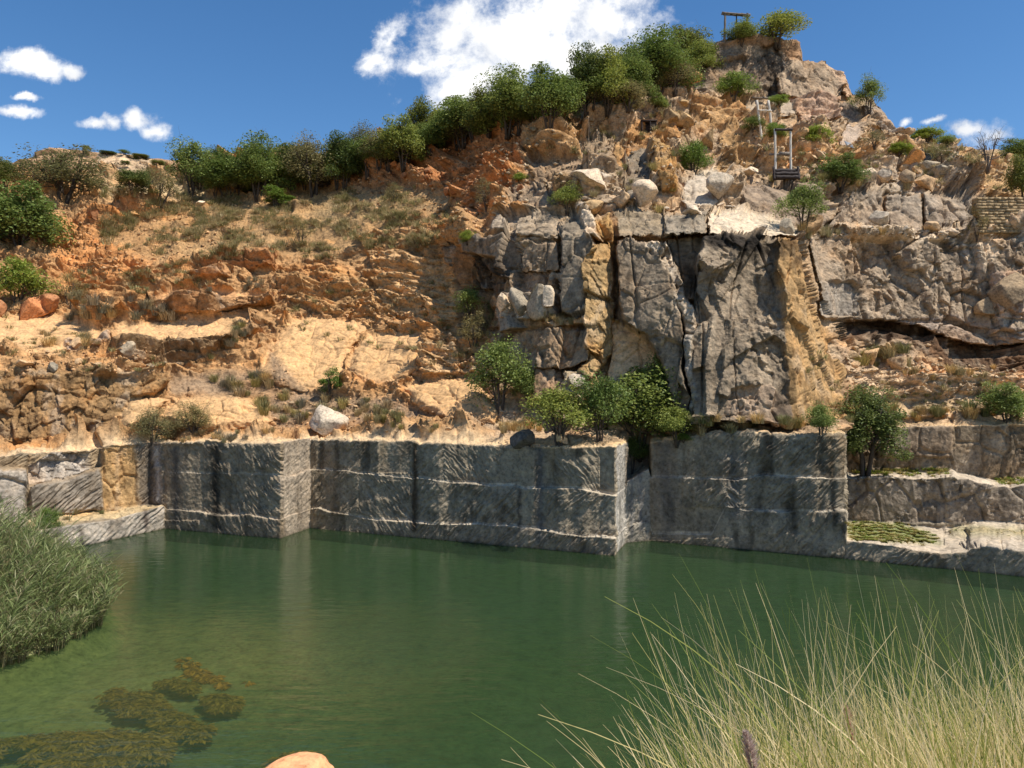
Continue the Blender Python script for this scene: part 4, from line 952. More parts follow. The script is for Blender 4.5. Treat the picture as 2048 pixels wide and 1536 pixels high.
# the far grass of the slope reads as one cover
def cover(name, areas, mats, label):
    Vs, Qs, Ts, mi, n0 = [], [], [], [[], []], 0
    for poly, n, h in areas:
        for i in range(n):
            q = inpoly(poly)
            if name != 'green_turf' and fbm(np.array([[q[0]*.012, q[1]*.03, 0]]), 3, 95)[0] < .02: continue
            p = ground(q[0], q[1], .03)
            if p is None: continue
            V, Q, T = tuft_blades(rng, 34, h*(.5+.5*rng.random()), h*(.8+.6*rng.random()), .04)
            k = int(rng.random() < .5)
            Vs.append(V+p); Qs.append(Q+n0); Ts.append(T+n0); mi[0].append(np.full(len(Q), k)); mi[1].append(np.full(len(T), k)); n0 += len(V)
    o = link(name, mesh_np(name, np.concatenate(Vs), [np.concatenate(Qs), np.concatenate(Ts)], mats=mats, midx=np.concatenate(mi[0]+mi[1])))
    return tag(o, label, 'grass', kind='stuff')
cover('slope_grass', [
 ([(200,400),(440,385),(560,410),(380,470),(240,500),(205,490)], 800, .7),
 ([(400,430),(640,395),(860,390),(930,420),(860,490),(640,520),(420,520),(300,545),(280,520)], 1500, .7),
 ([(180,380),(420,376),(400,402),(200,405)], 160, .8), ([(20,370),(70,362),(80,385),(30,395)], 40, .8),
 ([(420,400),(860,360),(860,390),(430,430)], 260, .6),
 ([(560,590),(900,560),(900,690),(880,700),(560,700)], 90, .5), ([(100,540),(420,540),(420,580),(120,600)], 90, .6),
 ([(840,680),(1000,600),(1010,700),(950,760),(860,750)], 120, .6), ([(1060,300),(1360,210),(1380,250),(1100,340)], 130, .5),
 ([(1500,265),(2000,320),(2000,385),(1700,365),(1500,350)], 170, .5), ([(1840,285),(2040,310),(2040,330),(1850,320)], 120, .7),
 ([(0,620),(330,720),(330,745),(0,740)], 60, .5), ([(1690,740),(2040,750),(2040,830),(1720,836)], 120, .5), ([(1600,660),(1680,700),(1690,830),(1630,830)], 50, .5)],
 [M_tuft['straw'], M_tuft['green']], 'dry yellow grass covering the upper orange slope')
cover('green_turf', [([(1692,1044),(1800,1046),(1880,1075),(1860,1086),(1700,1078)], 900, .2), ([(1700,940),(1890,936),(1900,948),(1720,950)], 120, .3), ([(1990,958),(2048,955),(2048,968),(2000,968)], 40, .3), ([(1900,1054),(2048,1054),(2048,1066),(1900,1064)], 60, .12)],
 [leaf_mat('turf', [(0, (.10, .16, .025)), (.5, (.16, .23, .045)), (1, (.24, .28, .08))], .3, .1), M_tuft['green']], 'bright green turf on the lower terraces at the right')
# ------------------------------------------------------------------ loose rocks
def rock_mesh(seed, sx, sy, sz, cuts=11, sub=4):
    r = np.random.default_rng(seed); bm = bmesh.new(); bmesh.ops.create_icosphere(bm, subdivisions=sub, radius=1)
    V = np.array([v.co[:] for v in bm.verts]); T = np.array([[v.index for v in f.verts] for f in bm.faces]); bm.free()
    for k in range(cuts):
        n = r.normal(size=3); n /= np.linalg.norm(n); d = .36+.26*r.random(); e = V@n-d; m = e > 0; V[m] -= n*(e[m])[:, None]*.97
    V *= np.array([sx, sy, sz]); a, c = facets(V*2.2+seed, seed % 9, .8)
    V += V/np.linalg.norm(V, axis=1)[:, None]*(a*.04+fbm(V*3+seed, 3, seed)*.035)[:, None]*min(sx, sz)
    return V, T
M_st = {k: rock_mat('stone_'+k, attr=False, base=c, obj=True, s1=1.5, s2=6, bump=.04) for k, c in dict(white=(.55,.47,.36), grey=(.33,.29,.22), tan=(.46,.34,.21), red=(.42,.20,.095), orange=(.50,.30,.14), dark=(.17,.15,.125), ochre=(.42,.30,.16)).items()}
def boulder(px, py, wpx, hpx, mat, label, seed, depth=1.0, name='boulder', tilt=0., sink=.30, group=None):
    """py is where it touches the ground"""
    p = ground(px, py-2); D = p[1]; sx, sz = wpx/F*D/2, hpx/F*D/2
    V, T = rock_mesh(seed, 1, 1, 1); e_ = np.abs(V).max(0); V = V/e_*np.array([sx, sx*depth, sz*1.22])
    c, s = math.cos(tilt), math.sin(tilt); V = np.stack([V[:, 0]*c-V[:, 2]*s, V[:, 1], V[:, 0]*s+V[:, 2]*c], 1)
    o = link(name, mesh_np(name, V, [T], M_st[mat])); o.location = p+np.array([0, sx*depth*.2, sz*1.22*(1-sink)])
    return tag(o, label, 'boulder', group)
for a in (
 (650,864,90,58,'white','large white boulder with a dark front on the ledge above the sawn wall',61,1.0,'boulder',.12),
 (1052,892,66,34,'dark','dark flat boulder lying on the wall edge left of the ledge trees',2),
 (1124,886,28,20,'tan','small tan boulder beside the trunk of the low spreading tree',3),
 (58,640,62,50,'red','squarish red block at the left, nearer of the touching pair',4),
 (98,632,44,44,'red','red block leaning on the squarish red block',5),
 (2,632,24,34,'red','red block cut by the left edge of the picture',6),
 (1265,420,46,38,'grey','pale broken boulder on the crack line below the grey block',7),
 (1290,420,58,60,'white','whitish angular boulder in front of the grey block',8),
 (1178,378,74,44,'white','pale angular boulder above the airy bush',9),
 (1240,420,40,30,'tan','tan block on the crack line left of the whitish boulders',10),
 (1185,422,60,34,'ochre','ochre split block on the crack line above the pillar',11),
 (1205,366,44,26,'white','flat pale stone behind the pale angular boulder',12),
 (1004,618,34,40,'white','white stone at the top left of the rubble heap',13),
 (1040,632,52,56,'grey','big grey stone in the middle of the rubble heap',14),
 (1082,634,58,66,'grey','tilted grey slab leaning on the pillar foot',15),
 (1030,664,74,30,'grey','long flat grey block lying below the rubble heap',16),
 (1012,650,30,28,'white','small white stone under the rubble heap',17),
 (1100,612,32,40,'white','pale stone wedged beside the pillar',18),
 (1170,655,34,24,'white','whitish cube on the small shelf under the pillar',19),
 (1440,400,62,50,'white','pale grey boulder at the head of the cliff near the cap rock',20),
 (1500,355,46,20,'white','bright flat stone left of the log stack',21),
 (1575,466,30,34,'grey','upright grey stone against the upper wall beside the feathery bush',22),
 (1385,430,40,20,'white','pale flat stone on the cap rock',23),
 (1855,378,52,40,'tan','large pale angular boulder at the right end of the upper bench',24),
 (1820,370,40,32,'tan','tan boulder left of the large pale angular boulder',25),
 (1775,365,36,26,'white','white broken stone on the upper bench right of the round bush',26),
 (1735,365,40,26,'white','white broken stone beside the round bush on the upper bench',27),
 (1880,352,50,30,'grey','grey boulder below the black tank',28),
 (1860,338,36,22,'grey','small grey boulder directly under the black tank',29),
 (1815,312,34,38,'orange','smooth orange boulder on the right skyline',30),
 (1828,328,46,34,'orange','rounded orange boulder below the smooth skyline boulder',31),
 (1765,452,44,34,'white','white boulder on the bright ledge of the right cliff',32),
 (1745,476,64,26,'tan','wide tan boulder below the white boulder on the bright ledge',33),
 (1870,462,40,24,'tan','pale stone at the foot of the upper right wall',34),
 (1905,470,36,20,'white','small pale stone right of the pale stone at the wall foot',35),
 (2020,612,80,70,'tan','big pinkish block at the right edge of the cliff',36),
 (1985,640,70,52,'tan','broad block left of the big pinkish block',37),
 (1800,735,46,30,'tan','pale stone in the rubble hollow of the right cliff',38),
 (1740,728,40,34,'tan','tan stone at the left end of the rubble hollow',39),
 (265,440,34,22,'orange','rounded orange stone on the grass under the far hill',40),
 (190,440,28,22,'red','red stone at the top of the red soil scar',41),
 (398,412,22,12,'white','whitish rounded stone on the grassy slope',42),
 (150,700,30,26,'tan','tan stone on the bench left of the shaded bank',43),
 (255,712,38,34,'grey','greyish broken stone at the shaded bank',44),
 (45,735,40,16,'tan','flat stone near the edge of the left bench',45),
 (105,742,28,18,'grey','small grey stone on the edge of the left bench',46),
 (1215,800,40,40,'ochre','rounded ochre boulder in the hollow beside the lower pillar',47),
 (1150,770,46,30,'white','pale ledge block on the lower pillar',48),
 (1415,300,36,40,'ochre','ochre boulder above the tilted slab',49),
 (1370,260,44,36,'ochre','ochre block on the slope left of the posts',50),
 (1385,170,40,24,'orange','orange broken stones at the left foot of the summit',51),
 (1340,245,46,30,'ochre','ochre boulder above the timber crib',52),
 ): boulder(*a)
# scattered smaller stones
SR = [([(120,420),(420,400),(420,470),(160,500)], 22, 'orange', .30, 'small orange stone on the upper left slope'),
 ([(60,700),(330,720),(330,745),(60,742)], 16, 'tan', .28, 'small stone on the left bench above the brown bank'),
 ([(560,800),(820,800),(900,860),(640,866)], 26, 'tan', .22, 'small stone on the ledge below the cream slabs'),
 ([(860,640),(1000,660),(1020,790),(900,750)], 22, 'tan', .30, 'loose stone in the rubble chute beside the brown corner'),
 ([(700,300),(1050,270),(1050,400),(760,380)], 34, 'red', .45, 'red brown stone on the steep red slope under the ridge trees'),
 ([(1060,260),(1380,200),(1420,260),(1180,290)], 24, 'ochre', .45, 'ochre stone on the slope under the upper ridge trees'),
 ([(1490,280),(1680,300),(1900,350),(1880,375),(1500,350)], 34, 'tan', .40, 'tan stone on the rubbly slope around the post frames'),
 ([(1880,330),(2040,340),(2040,385),(1950,388)], 16, 'ochre', .30, 'brownish stone on the soil slope at the upper right'),
 ([(1690,690),(1860,690),(1900,740),(1700,735)], 14, 'tan', .40, 'stone in the rubble hollow of the right cliff face'),
 ([(1300,400),(1470,405),(1480,428),(1300,428)], 12, 'white', .35, 'pale stone on the bench above the cap rock'),
 ([(1700,455),(1940,455),(1940,474),(1700,474)], 16, 'white', .35, 'pale stone on the bright ledge of the right cliff wall')]
STM = {}
for k in M_st:
    for v_ in range(3):
        V, T = rock_mesh(200+v_*7+len(k), 1, .9, .7, 11, 3); STM[k, v_] = mesh_np('stone', V, [T], M_st[k])
for poly, n, k, s, lab in SR:
    for i in range(n):
        q = inpoly(poly); p = ground(q[0], q[1], -.05*s)
        if p is None: continue
        z = s*(.5+1.1*rng.random()**2); o = link('stone', STM[k, int(rng.integers(3))], None, p, 0, (z*(.8+.5*rng.random()), z, z*(.6+.5*rng.random())))
        o.rotation_euler = (rng.normal()*.3, rng.normal()*.3, rng.random()*6.28); tag(o, lab, 'stone', 'stones: '+lab.split('stone ')[-1])

# gravel and chips that nobody could count
OV = np.array([(1,0,0),(-1,0,0),(0,1,0),(0,-1,0),(0,0,1),(0,0,-1)], float); OT = np.array([(0,2,4),(2,1,4),(1,3,4),(3,0,4),(2,0,5),(1,2,5),(3,1,5),(0,3,5)])
sv, stt, sc_, n0 = [], [], [], 0
for poly, n, smax in (([(0,640),(330,700),(330,760),(0,750)], 500, .22), ([(120,420),(440,400),(560,420),(300,560),(110,520)], 800, .28), ([(560,700),(1000,650),(1010,860),(520,862)], 1300, .22), ([(330,640),(560,560),(900,560),(900,640),(560,660)], 500, .25),
                    ([(700,300),(1060,250),(1060,400),(900,480),(700,400)], 900, .35), ([(1060,250),(1400,200),(1500,350),(1100,420)], 700, .3), ([(1480,220),(1720,240),(2040,320),(2040,385),(1480,358)], 1100, .32), ([(1690,690),(2040,740),(2040,832),(1700,840)], 700, .28), ([(1620,455),(2040,450),(2040,474),(1620,476)], 250, .25)):
    for i in range(n):
        q = inpoly(poly)
        if slabness(*q) > .4: continue
        p = ground(q[0], q[1]); s = smax*(.18+.82*rng.random()**3); V = OV*(s*(.5+.6*rng.random((6, 1))))*np.array([1, 1, .7]); an = rng.random()*6.28; c, s2 = math.cos(an), math.sin(an)
        V = np.stack([V[:, 0]*c-V[:, 1]*s2, V[:, 0]*s2+V[:, 1]*c, V[:, 2]+V[:, 0]*.3], 1)+rng.normal(size=(6, 3))*s*.12; sv.append(V+p+np.array([0, 0, s*.15])); stt.append(OT+n0); n0 += 6
        base = np.array([.50, .30, .15]) if q[0] < 1000 else np.array([.46, .34, .21]); sc_.append(np.repeat((base*(.6+.8*rng.random()))[None], 6, 0))
tag(link('scree', mesh_np('scree', np.concatenate(sv), [np.concatenate(stt)], M_rock, col=np.concatenate(sc_))), 'loose scree and gravel scattered over the orange slopes', 'scree', kind='stuff')

# ------------------------------------------------------------------ timber left from the quarry hoists
M_old = plain_mat('weathered_timber', (.20, .165, .135), .9, (14, 14, 2)); M_pole = plain_mat('pale_pole', (.62, .56, .47), .85, (14, 14, 2))
M_tar = plain_mat('dark_log', (.045, .032, .028), .75, (3, 14, 14)); M_iron = plain_mat('rusty_iron', (.05, .04, .035), .6); M_tank = plain_mat('black_tank', (.012, .013, .016), .5)
def log(a, b, r0, r1, name, mat, parent, n=9, seed=0):
    a, b = np.array(a, float), np.array(b, float); t = np.linspace(0, 1, 9)[:, None]; r = np.random.default_rng(seed)
    path = a+(b-a)*t+r.normal(size=(9, 3))*.012; return link(name, MB().tube(path, np.linspace(r0, r1, 9)*(1+.05*r.normal(size=9)), n).mesh(name, mat, True), parent)
def empty(name, loc, label, cat, rz=0.):
    o = bpy.data.objects.new(name, None); COL.objects.link(o); o.location = loc; o.rotation_euler = (0, 0, rz); o.empty_display_size = .2; return tag(o, label, cat)
# gallows on the summit
p = ground(1450, 82); D = p[1]; s = D/F
g = empty('timber_gallows', p, 'weathered timber gallows of two posts and a beam on the summit', 'gallows')
w_ = 47*s; h_ = 57*s
log((-.05, 0, -.8), (.10, 0, h_), .14, .11, 'post', M_old, g, seed=1); log((w_, .2, -.8), (w_-.05, .2, h_), .14, .11, 'post', M_old, g, seed=2)
log((-.35, -.12, h_+.05), (w_+.3, .08, h_-.12), .10, .10, 'beam', M_old, g, seed=3); log((-.3, .22, h_+.02), (w_+.3, .40, h_-.14), .10, .10, 'beam', M_old, g, seed=4)
hk = MB()
hk.tube([(w_*.52, .1, h_+.1), (w_*.52, .1, h_-.5), (w_*.52, .1, h_-1.1)], [.09, .07, .10]); hk.tube([(w_*.52-.15, .1, h_-1.1), (w_*.52+.15, .1, h_-1.1)], [.1, .1])
link('pulley_hook', hk.mesh('pulley_hook', M_iron), g)
for x in (0.05, w_*.3, w_*.75, w_-.05): link('strap', MB().tube([(x-.1, .12, h_-.02), (x+.1, .12, h_-.05)], [.16, .16], 8).mesh('strap', M_iron), g)
# upper pair of pale posts
p = ground(1521, 272); D = p[1]; s = D/F
g = empty('post_frame', p, 'pair of pale leaning posts joined by one rung, upper of the two frames', 'post frame')
log((0.1, -.3, -.5), (-8*s, -.3, 70*s), .12, .11, 'post', M_pole, g, seed=5); log((25*s, -.2, -.5), (16*s, -.2, 70*s), .12, .11, 'post', M_pole, g, seed=6); log((-6*s, -.45, 49*s), (21*s, -.35, 49*s), .07, .07, 'rung', M_pole, g, 7, 7)
# lower frame on its log stack
p = ground(1566, 362); D = p[1]; s = D/F
g = empty('hoist_frame', p, 'tall frame of two grey poles with a dark top beam and a middle bar', 'post frame')
for k, x in enumerate((-14, 17)): log((x*s, 0, -.3), ((x-1)*s, 0, 104*s), .105, .09, 'post', M_pole, g, seed=8+k)
log((-16*s, -.1, 102*s), (19*s, -.1, 102*s), .10, .10, 'beam', M_tar, g, seed=10); log((-26*s, .12, 54*s), (17*s, .12, 54*s), .09, .09, 'middle_bar', M_old, g, seed=11)
pb = MB(); bx = lambda mb, x0, x1, y0, y1, z0, z1: mb.add([(x0,y0,z0),(x1,y0,z0),(x1,y1,z0),(x0,y1,z0),(x0,y0,z1),(x1,y0,z1),(x1,y1,z1),(x0,y1,z1)], [(0,3,2,1),(4,5,6,7),(0,1,5,4),(1,2,6,5),(2,3,7,6),(3,0,4,7)])
link('board', bx(pb, -8*s, 13*s, -.2, -.14, 51*s, 57*s).mesh('board', M_old), g)
g2 = empty('log_stack', p+np.array([0, -.75, 0]), 'stack of dark tarred logs at the foot of the pole frame', 'log stack')
for k, (z, y) in enumerate(((.12, 0), (.12, .34), (.40, .05), (.40, .38), (.66, .2))): log((-22*s, y, z), (24*s, y, z), .16, .15, 'log', M_tar, g2, seed=20+k)
for x in (-23, 25): log((x*s, -.12, -.1), (x*s, .1, .95), .10, .10, 'stake', M_tar, g2, seed=30+x)
# planks above the upper posts
p = ground(1520, 201); g = empty('plank', p, 'grey plank lying on the ledge above the upper pale posts', 'plank'); s = p[1]/F
link('board', bx(MB(), -20*s, 22*s, -.5, -.1, .05, .17).mesh('board', M_old), g); link('cleat', bx(MB(), 4*s, 7*s, -.52, -.05, .17, .27).mesh('cleat', M_old), g)
# timber crib in the slope
p = ground(1297, 262); s = p[1]/F
g = empty('timber_crib', p+np.array([0, -.6, 0]), 'dark timber crib with slats set in the slope under the upper trees', 'crib')
link('back_panel', bx(MB(), -14*s, 14*s, .5, .6, -.2, 16*s).mesh('back_panel', M_tar), g); link('roof', bx(MB(), -16*s, 16*s, -.1, .7, 16*s, 18*s).mesh('roof', M_tar), g)
for x in (-14, 3, 14): log((x*s, 0, -.2), (x*s, 0, 16*s), .08, .08, 'post', M_tar, g, seed=40+x)
for z in (3, 7, 11): link('slat', bx(MB(), 3*s, 14*s, -.04, .02, z*s, (z+1.6)*s).mesh('slat', M_old), g)
# black tank and a fallen sheet
p = ground(1853, 326); s = p[1]/F
g = empty('tank', p, 'black box-shaped tank on the rubble at the upper right', 'tank', .25)
b_ = bmesh.new(); bmesh.ops.create_cube(b_, size=1); bmesh.ops.scale(b_, vec=(32*s, 1.0, 14*s), verts=b_.verts); bmesh.ops.bevel(b_, geom=b_.edges[:], offset=.06, segments=2, affect='EDGES')
me = bpy.data.meshes.new('body'); b_.to_mesh(me); b_.free(); me.materials.append(M_tank); link('body', me, g, (0, 0, 7.5*s))
link('lid', bx(MB(), -17*s, 17*s, -.55, .55, 14.6*s, 15.8*s).mesh('lid', M_tank), g)
p = ground(1697, 296); s = p[1]/F
o = link('metal_sheet', bx(MB(), -9*s, 9*s, -.02, .02, 0, 16*s).mesh('metal_sheet', plain_mat('dull_metal', (.20, .21, .22), .45, spec=.5)), None, p+np.array([0, -.4, 0])); o.rotation_euler = (R(-38), R(12), .3); tag(o, 'dull grey metal sheet lying below the summit boulders', 'metal sheet')
# stacked stone wall at the right
p0, p1 = ground(1962, 455), ground(2044, 455); ln = p1[0]-p0[0]; z0 = min(p0[2], p1[2])-.4
wm = MB(); wr = np.random.default_rng(77); zz = 0; yb = max(p0[1], p1[1])-.9
while zz < 62/F*yb+.3:
    hh = .16+.10*wr.random(); x = -.3*wr.random()
    while x < ln+.5:
        ww = .35+.5*wr.random(); d = .07*wr.random(); bx(wm, x, x+ww-.025, -d, .7, zz, zz+hh-.025); x += ww
    zz += hh
o = link('stone_wall', wm.mesh('stone_wall', rock_mat('wall_stone', attr=False, base=(.36, .26, .145), s1=2.5)), None, (p0[0], yb, z0)); tag(o, 'dry stone wall of small ochre courses at the right edge', 'wall')

# ------------------------------------------------------------------ far hill on the left
hx = np.arange(-160, 470, 4.0); tp = lin([(-160,345),(-20,345),(20,338),(32,325),(60,312),(85,300),(105,297),(150,301),(190,304),(250,308),(330,318),(400,330),(470,350)], hx)+1.5*fbm(np.stack([hx*.06, hx*0, hx*0], 1), 3, 88)
rowsH = []
for t in np.linspace(0, 1, 40):
    Dh = 150+30*t**1.3; rowsH.append(np.stack([(hx-CX)/F*Dh, np.full(len(hx), Dh), EYE-((tp*t+(425)*(1-t))-CY)/F*Dh], 1))
rowsH.append(rowsH[-1]*np.array([1.2, 1.2, 1])-np.array([0, 0, 6.])); rowsH.append(rowsH[-1]*np.array([1.5, 1.5, 0])-np.array([0, 0, 3.]))
HP = np.concatenate(rowsH); a, c = facets(HP*np.array([.12, .12, .3]), 3, .9); b2, _ = facets(HP*np.array([.4, .4, .8]), 4); HP[:, 1] -= a*2.2+b2*.8
hpx_ = np.tile(hx, 42); hc = np.where((sstep(185, 200, hpx_+8*a)*(1-sstep(280, 330, hpx_)))[:, None] > .5, np.array([.47, .33, .20]), np.array([.36, .22, .12]))*(1+.5*a)[:, None]
nx = len(hx); aa = (np.arange(41)[:, None]*nx+np.arange(nx-1)[None]).ravel()
tag(link('distant_hill', mesh_np('distant_hill', HP, [np.stack([aa, aa+1, aa+nx+1, aa+nx], 1)], M_rock, col=hc.clip(.02, .8))), kind='structure')
for k, (px, w2, h2, kd, lb) in enumerate(((172,22,18,'open','first thin tree on top of the far rocky hill'),(215,40,9,'dark','low bush strip on top of the far hill, right of the thin tree'),(248,26,15,'open','second thin tree on top of the far rocky hill'),(280,40,9,'dark','low bush on the right shoulder of the far hill'),(150,22,8,'sparse','dry bush left of the thin trees on the far hill'),(250,22,10,'dark','small dark bush on the pale face of the far hill'),(315,34,13,'dark','dark bush on the right slope of the far hill'))):
    D = 178.; py = lin([(105,298),(150,302),(190,306),(250,310),(330,320)], px)+(18 if k == 5 else 12 if k == 6 else 1); D = 178 if k < 5 else 170
    (tm, cmz), W, H = KINDS[kd]; r = bpy.data.objects.new('bush' if 'bush' in lb else 'bushy_tree', None); COL.objects.link(r); r.location = at(px, py+2, D); r.scale = (w2/F*D/W, w2/F*D/W, h2/F*D/H)
    tag(r, lb, 'bush' if 'bush' in lb else 'tree'); link('stem' if 'bush' in lb else 'trunk', tm, r); link('foliage' if 'bush' in lb else 'crown', cmz, r)

# ------------------------------------------------------------------ reeds
def ribbons(P, W_, mat_i=None):
    """P (n,k,3) centre lines, W_ (n,k) widths, flat side random -> V, Q"""
    n, k = P.shape[:2]; T = P[:, -1]-P[:, 0]; s = np.cross(T, rng.normal(size=(n, 3))); s /= np.linalg.norm(s, axis=1)[:, None]
    V = np.stack([P-s[:, None]*W_[..., None]/2, P+s[:, None]*W_[..., None]/2], 2).reshape(-1, 3)
    b = (np.arange(n)[:, None]*k+np.arange(k-1)[None]).ravel()*2
    return V, np.stack([b, b+1, b+3, b+2], 1)
M_reed = leaf_mat('reed_leaf', [(0, (.17, .21, .07)), (.45, (.32, .36, .125)), (.8, (.47, .48, .19)), (1, (.60, .50, .29))], .45, .3)
M_cane = leaf_mat('reed_cane', [(0, (.12, .10, .045)), (.5, (.27, .21, .11)), (1, (.40, .30, .15))], .2, .2)
nS = 5200; lo = np.array(REED).min(0); hi = np.array(REED).max(0); pts = np.zeros((0, 2))
while len(pts) < nS:
    q = lo+(hi-lo)*rng.random((nS, 2)); d = polydist(REED, q[:, 0], q[:, 1]); ok = (d > .45*perlin(np.stack([q[:, 0]*1.1, q[:, 1]*1.1, q[:, 0]*0], 1), 99)) & (fbm(np.stack([q[:, 0]*.8, q[:, 1]*.8, q[:, 0]*0], 1), 2, 94) > -.22) & (q[:, 0] > -27) & (rng.random(nS) < np.where(d < 2.5, 1, .55)); pts = np.concatenate([pts, q[ok]])
pts = pts[:nS]; dE = polydist(REED, pts[:, 0], pts[:, 1])
hR = (1.5+1.5*sstep(0, 3.5, dE)+.55*fbm(np.stack([pts[:, 0]*.5, pts[:, 1]*.5, pts[:, 0]*0], 1), 2, 89)*2)*(.55+.65*rng.random(nS))
hR *= (.80+.5*sstep(-15, -23, pts[:, 0]))*(1+.22*fbm(np.stack([pts[:, 0]*1.4, pts[:, 1]*1.4, pts[:, 0]*0], 1), 2, 98)*2)
hR *= np.where(pts[:, 1] > 38, .8, 1.0)
ld_ = rng.normal(size=(nS, 2))*.16+np.array([.10, -.03])+np.where(dE[:, None] < .8, np.array([[.28, -.15]]), 0)
t5 = np.linspace(0, 1, 5); P = np.zeros((nS, 5, 3)); P[..., :2] = pts[:, None]+ld_[:, None]*(hR[:, None]*t5**1.7)[..., None]; P[..., 2] = -.1+hR[:, None]*(t5-.08*t5**3)
Vc, Qc = ribbons(P, np.broadcast_to(np.array([.03, .028, .024, .018, .008])[None], (nS, 5)))
Vs, Qs, n0 = [Vc], [Qc], len(Vc); mi = [np.ones(len(Qc))]
for k in range(12):
    f = .25+.75*rng.random(nS); kk = f*4; i0 = np.minimum(kk.astype(int), 3); b0 = P[np.arange(nS), i0]*(1-(kk-i0))[:, None]+P[np.arange(nS), i0+1]*(kk-i0)[:, None]
    an = rng.random(nS)*6.28; ll = (.28+.38*rng.random(nS))*np.minimum(hR/2, 1.1); d = np.stack([np.cos(an)*.75+.3, np.sin(an)*.75, .8+.7*rng.random(nS)], 1)
    t = np.linspace(0, 1, 4); Pl = b0[:, None]+d[:, None]*(ll[:, None]*t)[..., None]; Pl[..., 2] -= ll[:, None]*t**2*.55
    V, Q = ribbons(Pl, np.broadcast_to(np.array([.014, .030, .022, .003])[None], (nS, 4))); Vs.append(V); Qs.append(Q+n0); n0 += len(V); mi.append(np.repeat((rng.random(nS) < (.10 if k > 2 else .3)).astype(float), 3))
tag(link('reeds', mesh_np('reeds', np.concatenate(Vs), [np.concatenate(Qs)], mats=[M_reed, M_cane], midx=np.concatenate(mi))), 'dense green and brown reeds growing out of the pond at the left', 'reeds', kind='stuff')

# ------------------------------------------------------------------ water weed just under the surface
M_weed = leaf_mat('water_weed', [(0, (.20, .115, .02)), (.5, (.42, .25, .04)), (1, (.60, .38, .08))], .25, .1)
def weed(poly, n, dep, label):
    pw_ = np.array([at(x, y, F*EYE/(y-CY)) for x, y in poly]); pl = [(a[0], a[1]) for a in pw_]; V_, Q_, n0 = [], [], 0; lo = pw_.min(0)[:2]; hi = pw_.max(0)[:2]; c = pw_.mean(0)
    for i in range(n):
        q = lo+(hi-lo)*rng.random(2); d = polydist(pl, q[:1], q[1:])[0]+.35*fbm(np.array([[q[0]*.9, q[1]*.9, 3]]), 3, 97)[0]
        if d < 0 or fbm(np.array([[q[0]*1.6, q[1]*1.3, 0]]), 2, 96)[0] < -.22: continue
        m_ = 26; a_ = rng.random(m_)*6.28; rr = .20+.16*rng.random(m_); ctr = np.array([q[0], q[1], -dep-.10*rng.random()-.18*math.exp(-d*2)])
        pp = ctr+np.stack([np.cos(a_)*rr*.6, np.sin(a_)*rr*.6, -.10*rng.random(m_)], 1); u = np.stack([np.cos(a_), np.sin(a_), -.35+.3*rng.random(m_)], 1); v2 = np.stack([-np.sin(a_), np.cos(a_), rng.normal(size=m_)*.3], 1)
        l_ = (.07+.08*rng.random(m_))[:, None]; V = np.stack([pp-u*l_, pp+v2*l_*.35, pp+u*l_, pp-v2*l_*.35], 1).reshape(-1, 3); V_.append(V-c); Q_.append(np.arange(m_*4).reshape(-1, 4)+n0); n0 += m_*4
    tag(link('water_weed', mesh_np('water_weed', np.concatenate(V_), [np.concatenate(Q_)], M_weed), None, c), label, 'water weed', 'patches of water weed')
weed([(-80,1462),(90,1452),(180,1442),(330,1450),(345,1475),(325,1500),(180,1510),(130,1540),(80,1510),(40,1490),(-80,1492)], 1100, .05, 'largest golden brown weed patch, lowest left in the pond')
weed([(212,1372),(232,1356),(300,1368),(330,1395),(425,1435),(420,1455),(350,1450),(290,1420),(235,1400)], 700, .05, 'golden brown weed patch reaching diagonally toward the middle of the pond')
weed([(312,1340),(345,1338),(400,1352),(390,1362),(318,1350)], 120, .12, 'narrow dim weed patch between the diagonal patch and the faint upper patches')
weed([(405,1374),(440,1368),(480,1380),(470,1392),(430,1396)], 120, .10, 'small weed patch right of the diagonal patch')
weed([(325,1284),(370,1282),(430,1320),(500,1330),(490,1345),(400,1330)], 260, .40, 'faint sunken weed patch below the reeds')
weed([(545,1500),(575,1482),(640,1492),(640,1510),(560,1515)], 200, .06, 'dark weed patch behind the orange foreground rock')
weed([(345,1530),(390,1524),(395,1560),(340,1560)], 60, .06, 'tiny weed patch at the bottom edge of the pond')

# ------------------------------------------------------------------ foreground
V, T = rock_mesh(305, .17, .14, .10, 4, 4); o = link('boulder', mesh_np('foreground_rock', V, [T], M_st['red'] if False else rock_mat('orange_rock', attr=False, base=(.72, .34, .16), obj=False, s1=9, s2=40, bump=.006)))
o.location = at(632, 1590, 2.05); o.rotation_euler = (0, R(8), .4); tag(o, 'smooth orange rock at the bottom edge in front of the pond', 'boulder')
M_fg = leaf_mat('tall_grass_blade', [(0, (.14, .20, .04)), (.22, (.30, .36, .09)), (.42, (.60, .54, .24)), (.7, (.82, .70, .42)), (1, (.88, .78, .54))], .45, .25)
def blades(n, xs, Ds, zb, ln, lean, bend, wd, k=7):
    t = np.linspace(0, 1, k); x0, y0 = xs, Ds
    d = np.stack([-np.sin(lean), rng.normal(size=n)*.12, np.cos(lean)], 1)
    P = np.stack([x0, y0, zb], 1)[:, None]+d[:, None]*(ln[:, None]*t)[..., None]; P[..., 0] += (-bend[:, None]*ln[:, None]*t**2.2); P[..., 2] -= np.abs(bend)[:, None]*ln[:, None]*t**2.5*.5
    return ribbons(P, wd[:, None]*(1-t**1.6*.85)[None])
GV, GQ, n0 = [], [], 0
def addg(V, Q):
    global n0
    GV.append(V); GQ.append(Q+n0); n0 += len(V)
n = 1900; D = 1.9+1.7*rng.random(n); pxb = 1430+920*rng.random(n)**.8; zb = 8.0-.75*(D-1.7)*.6
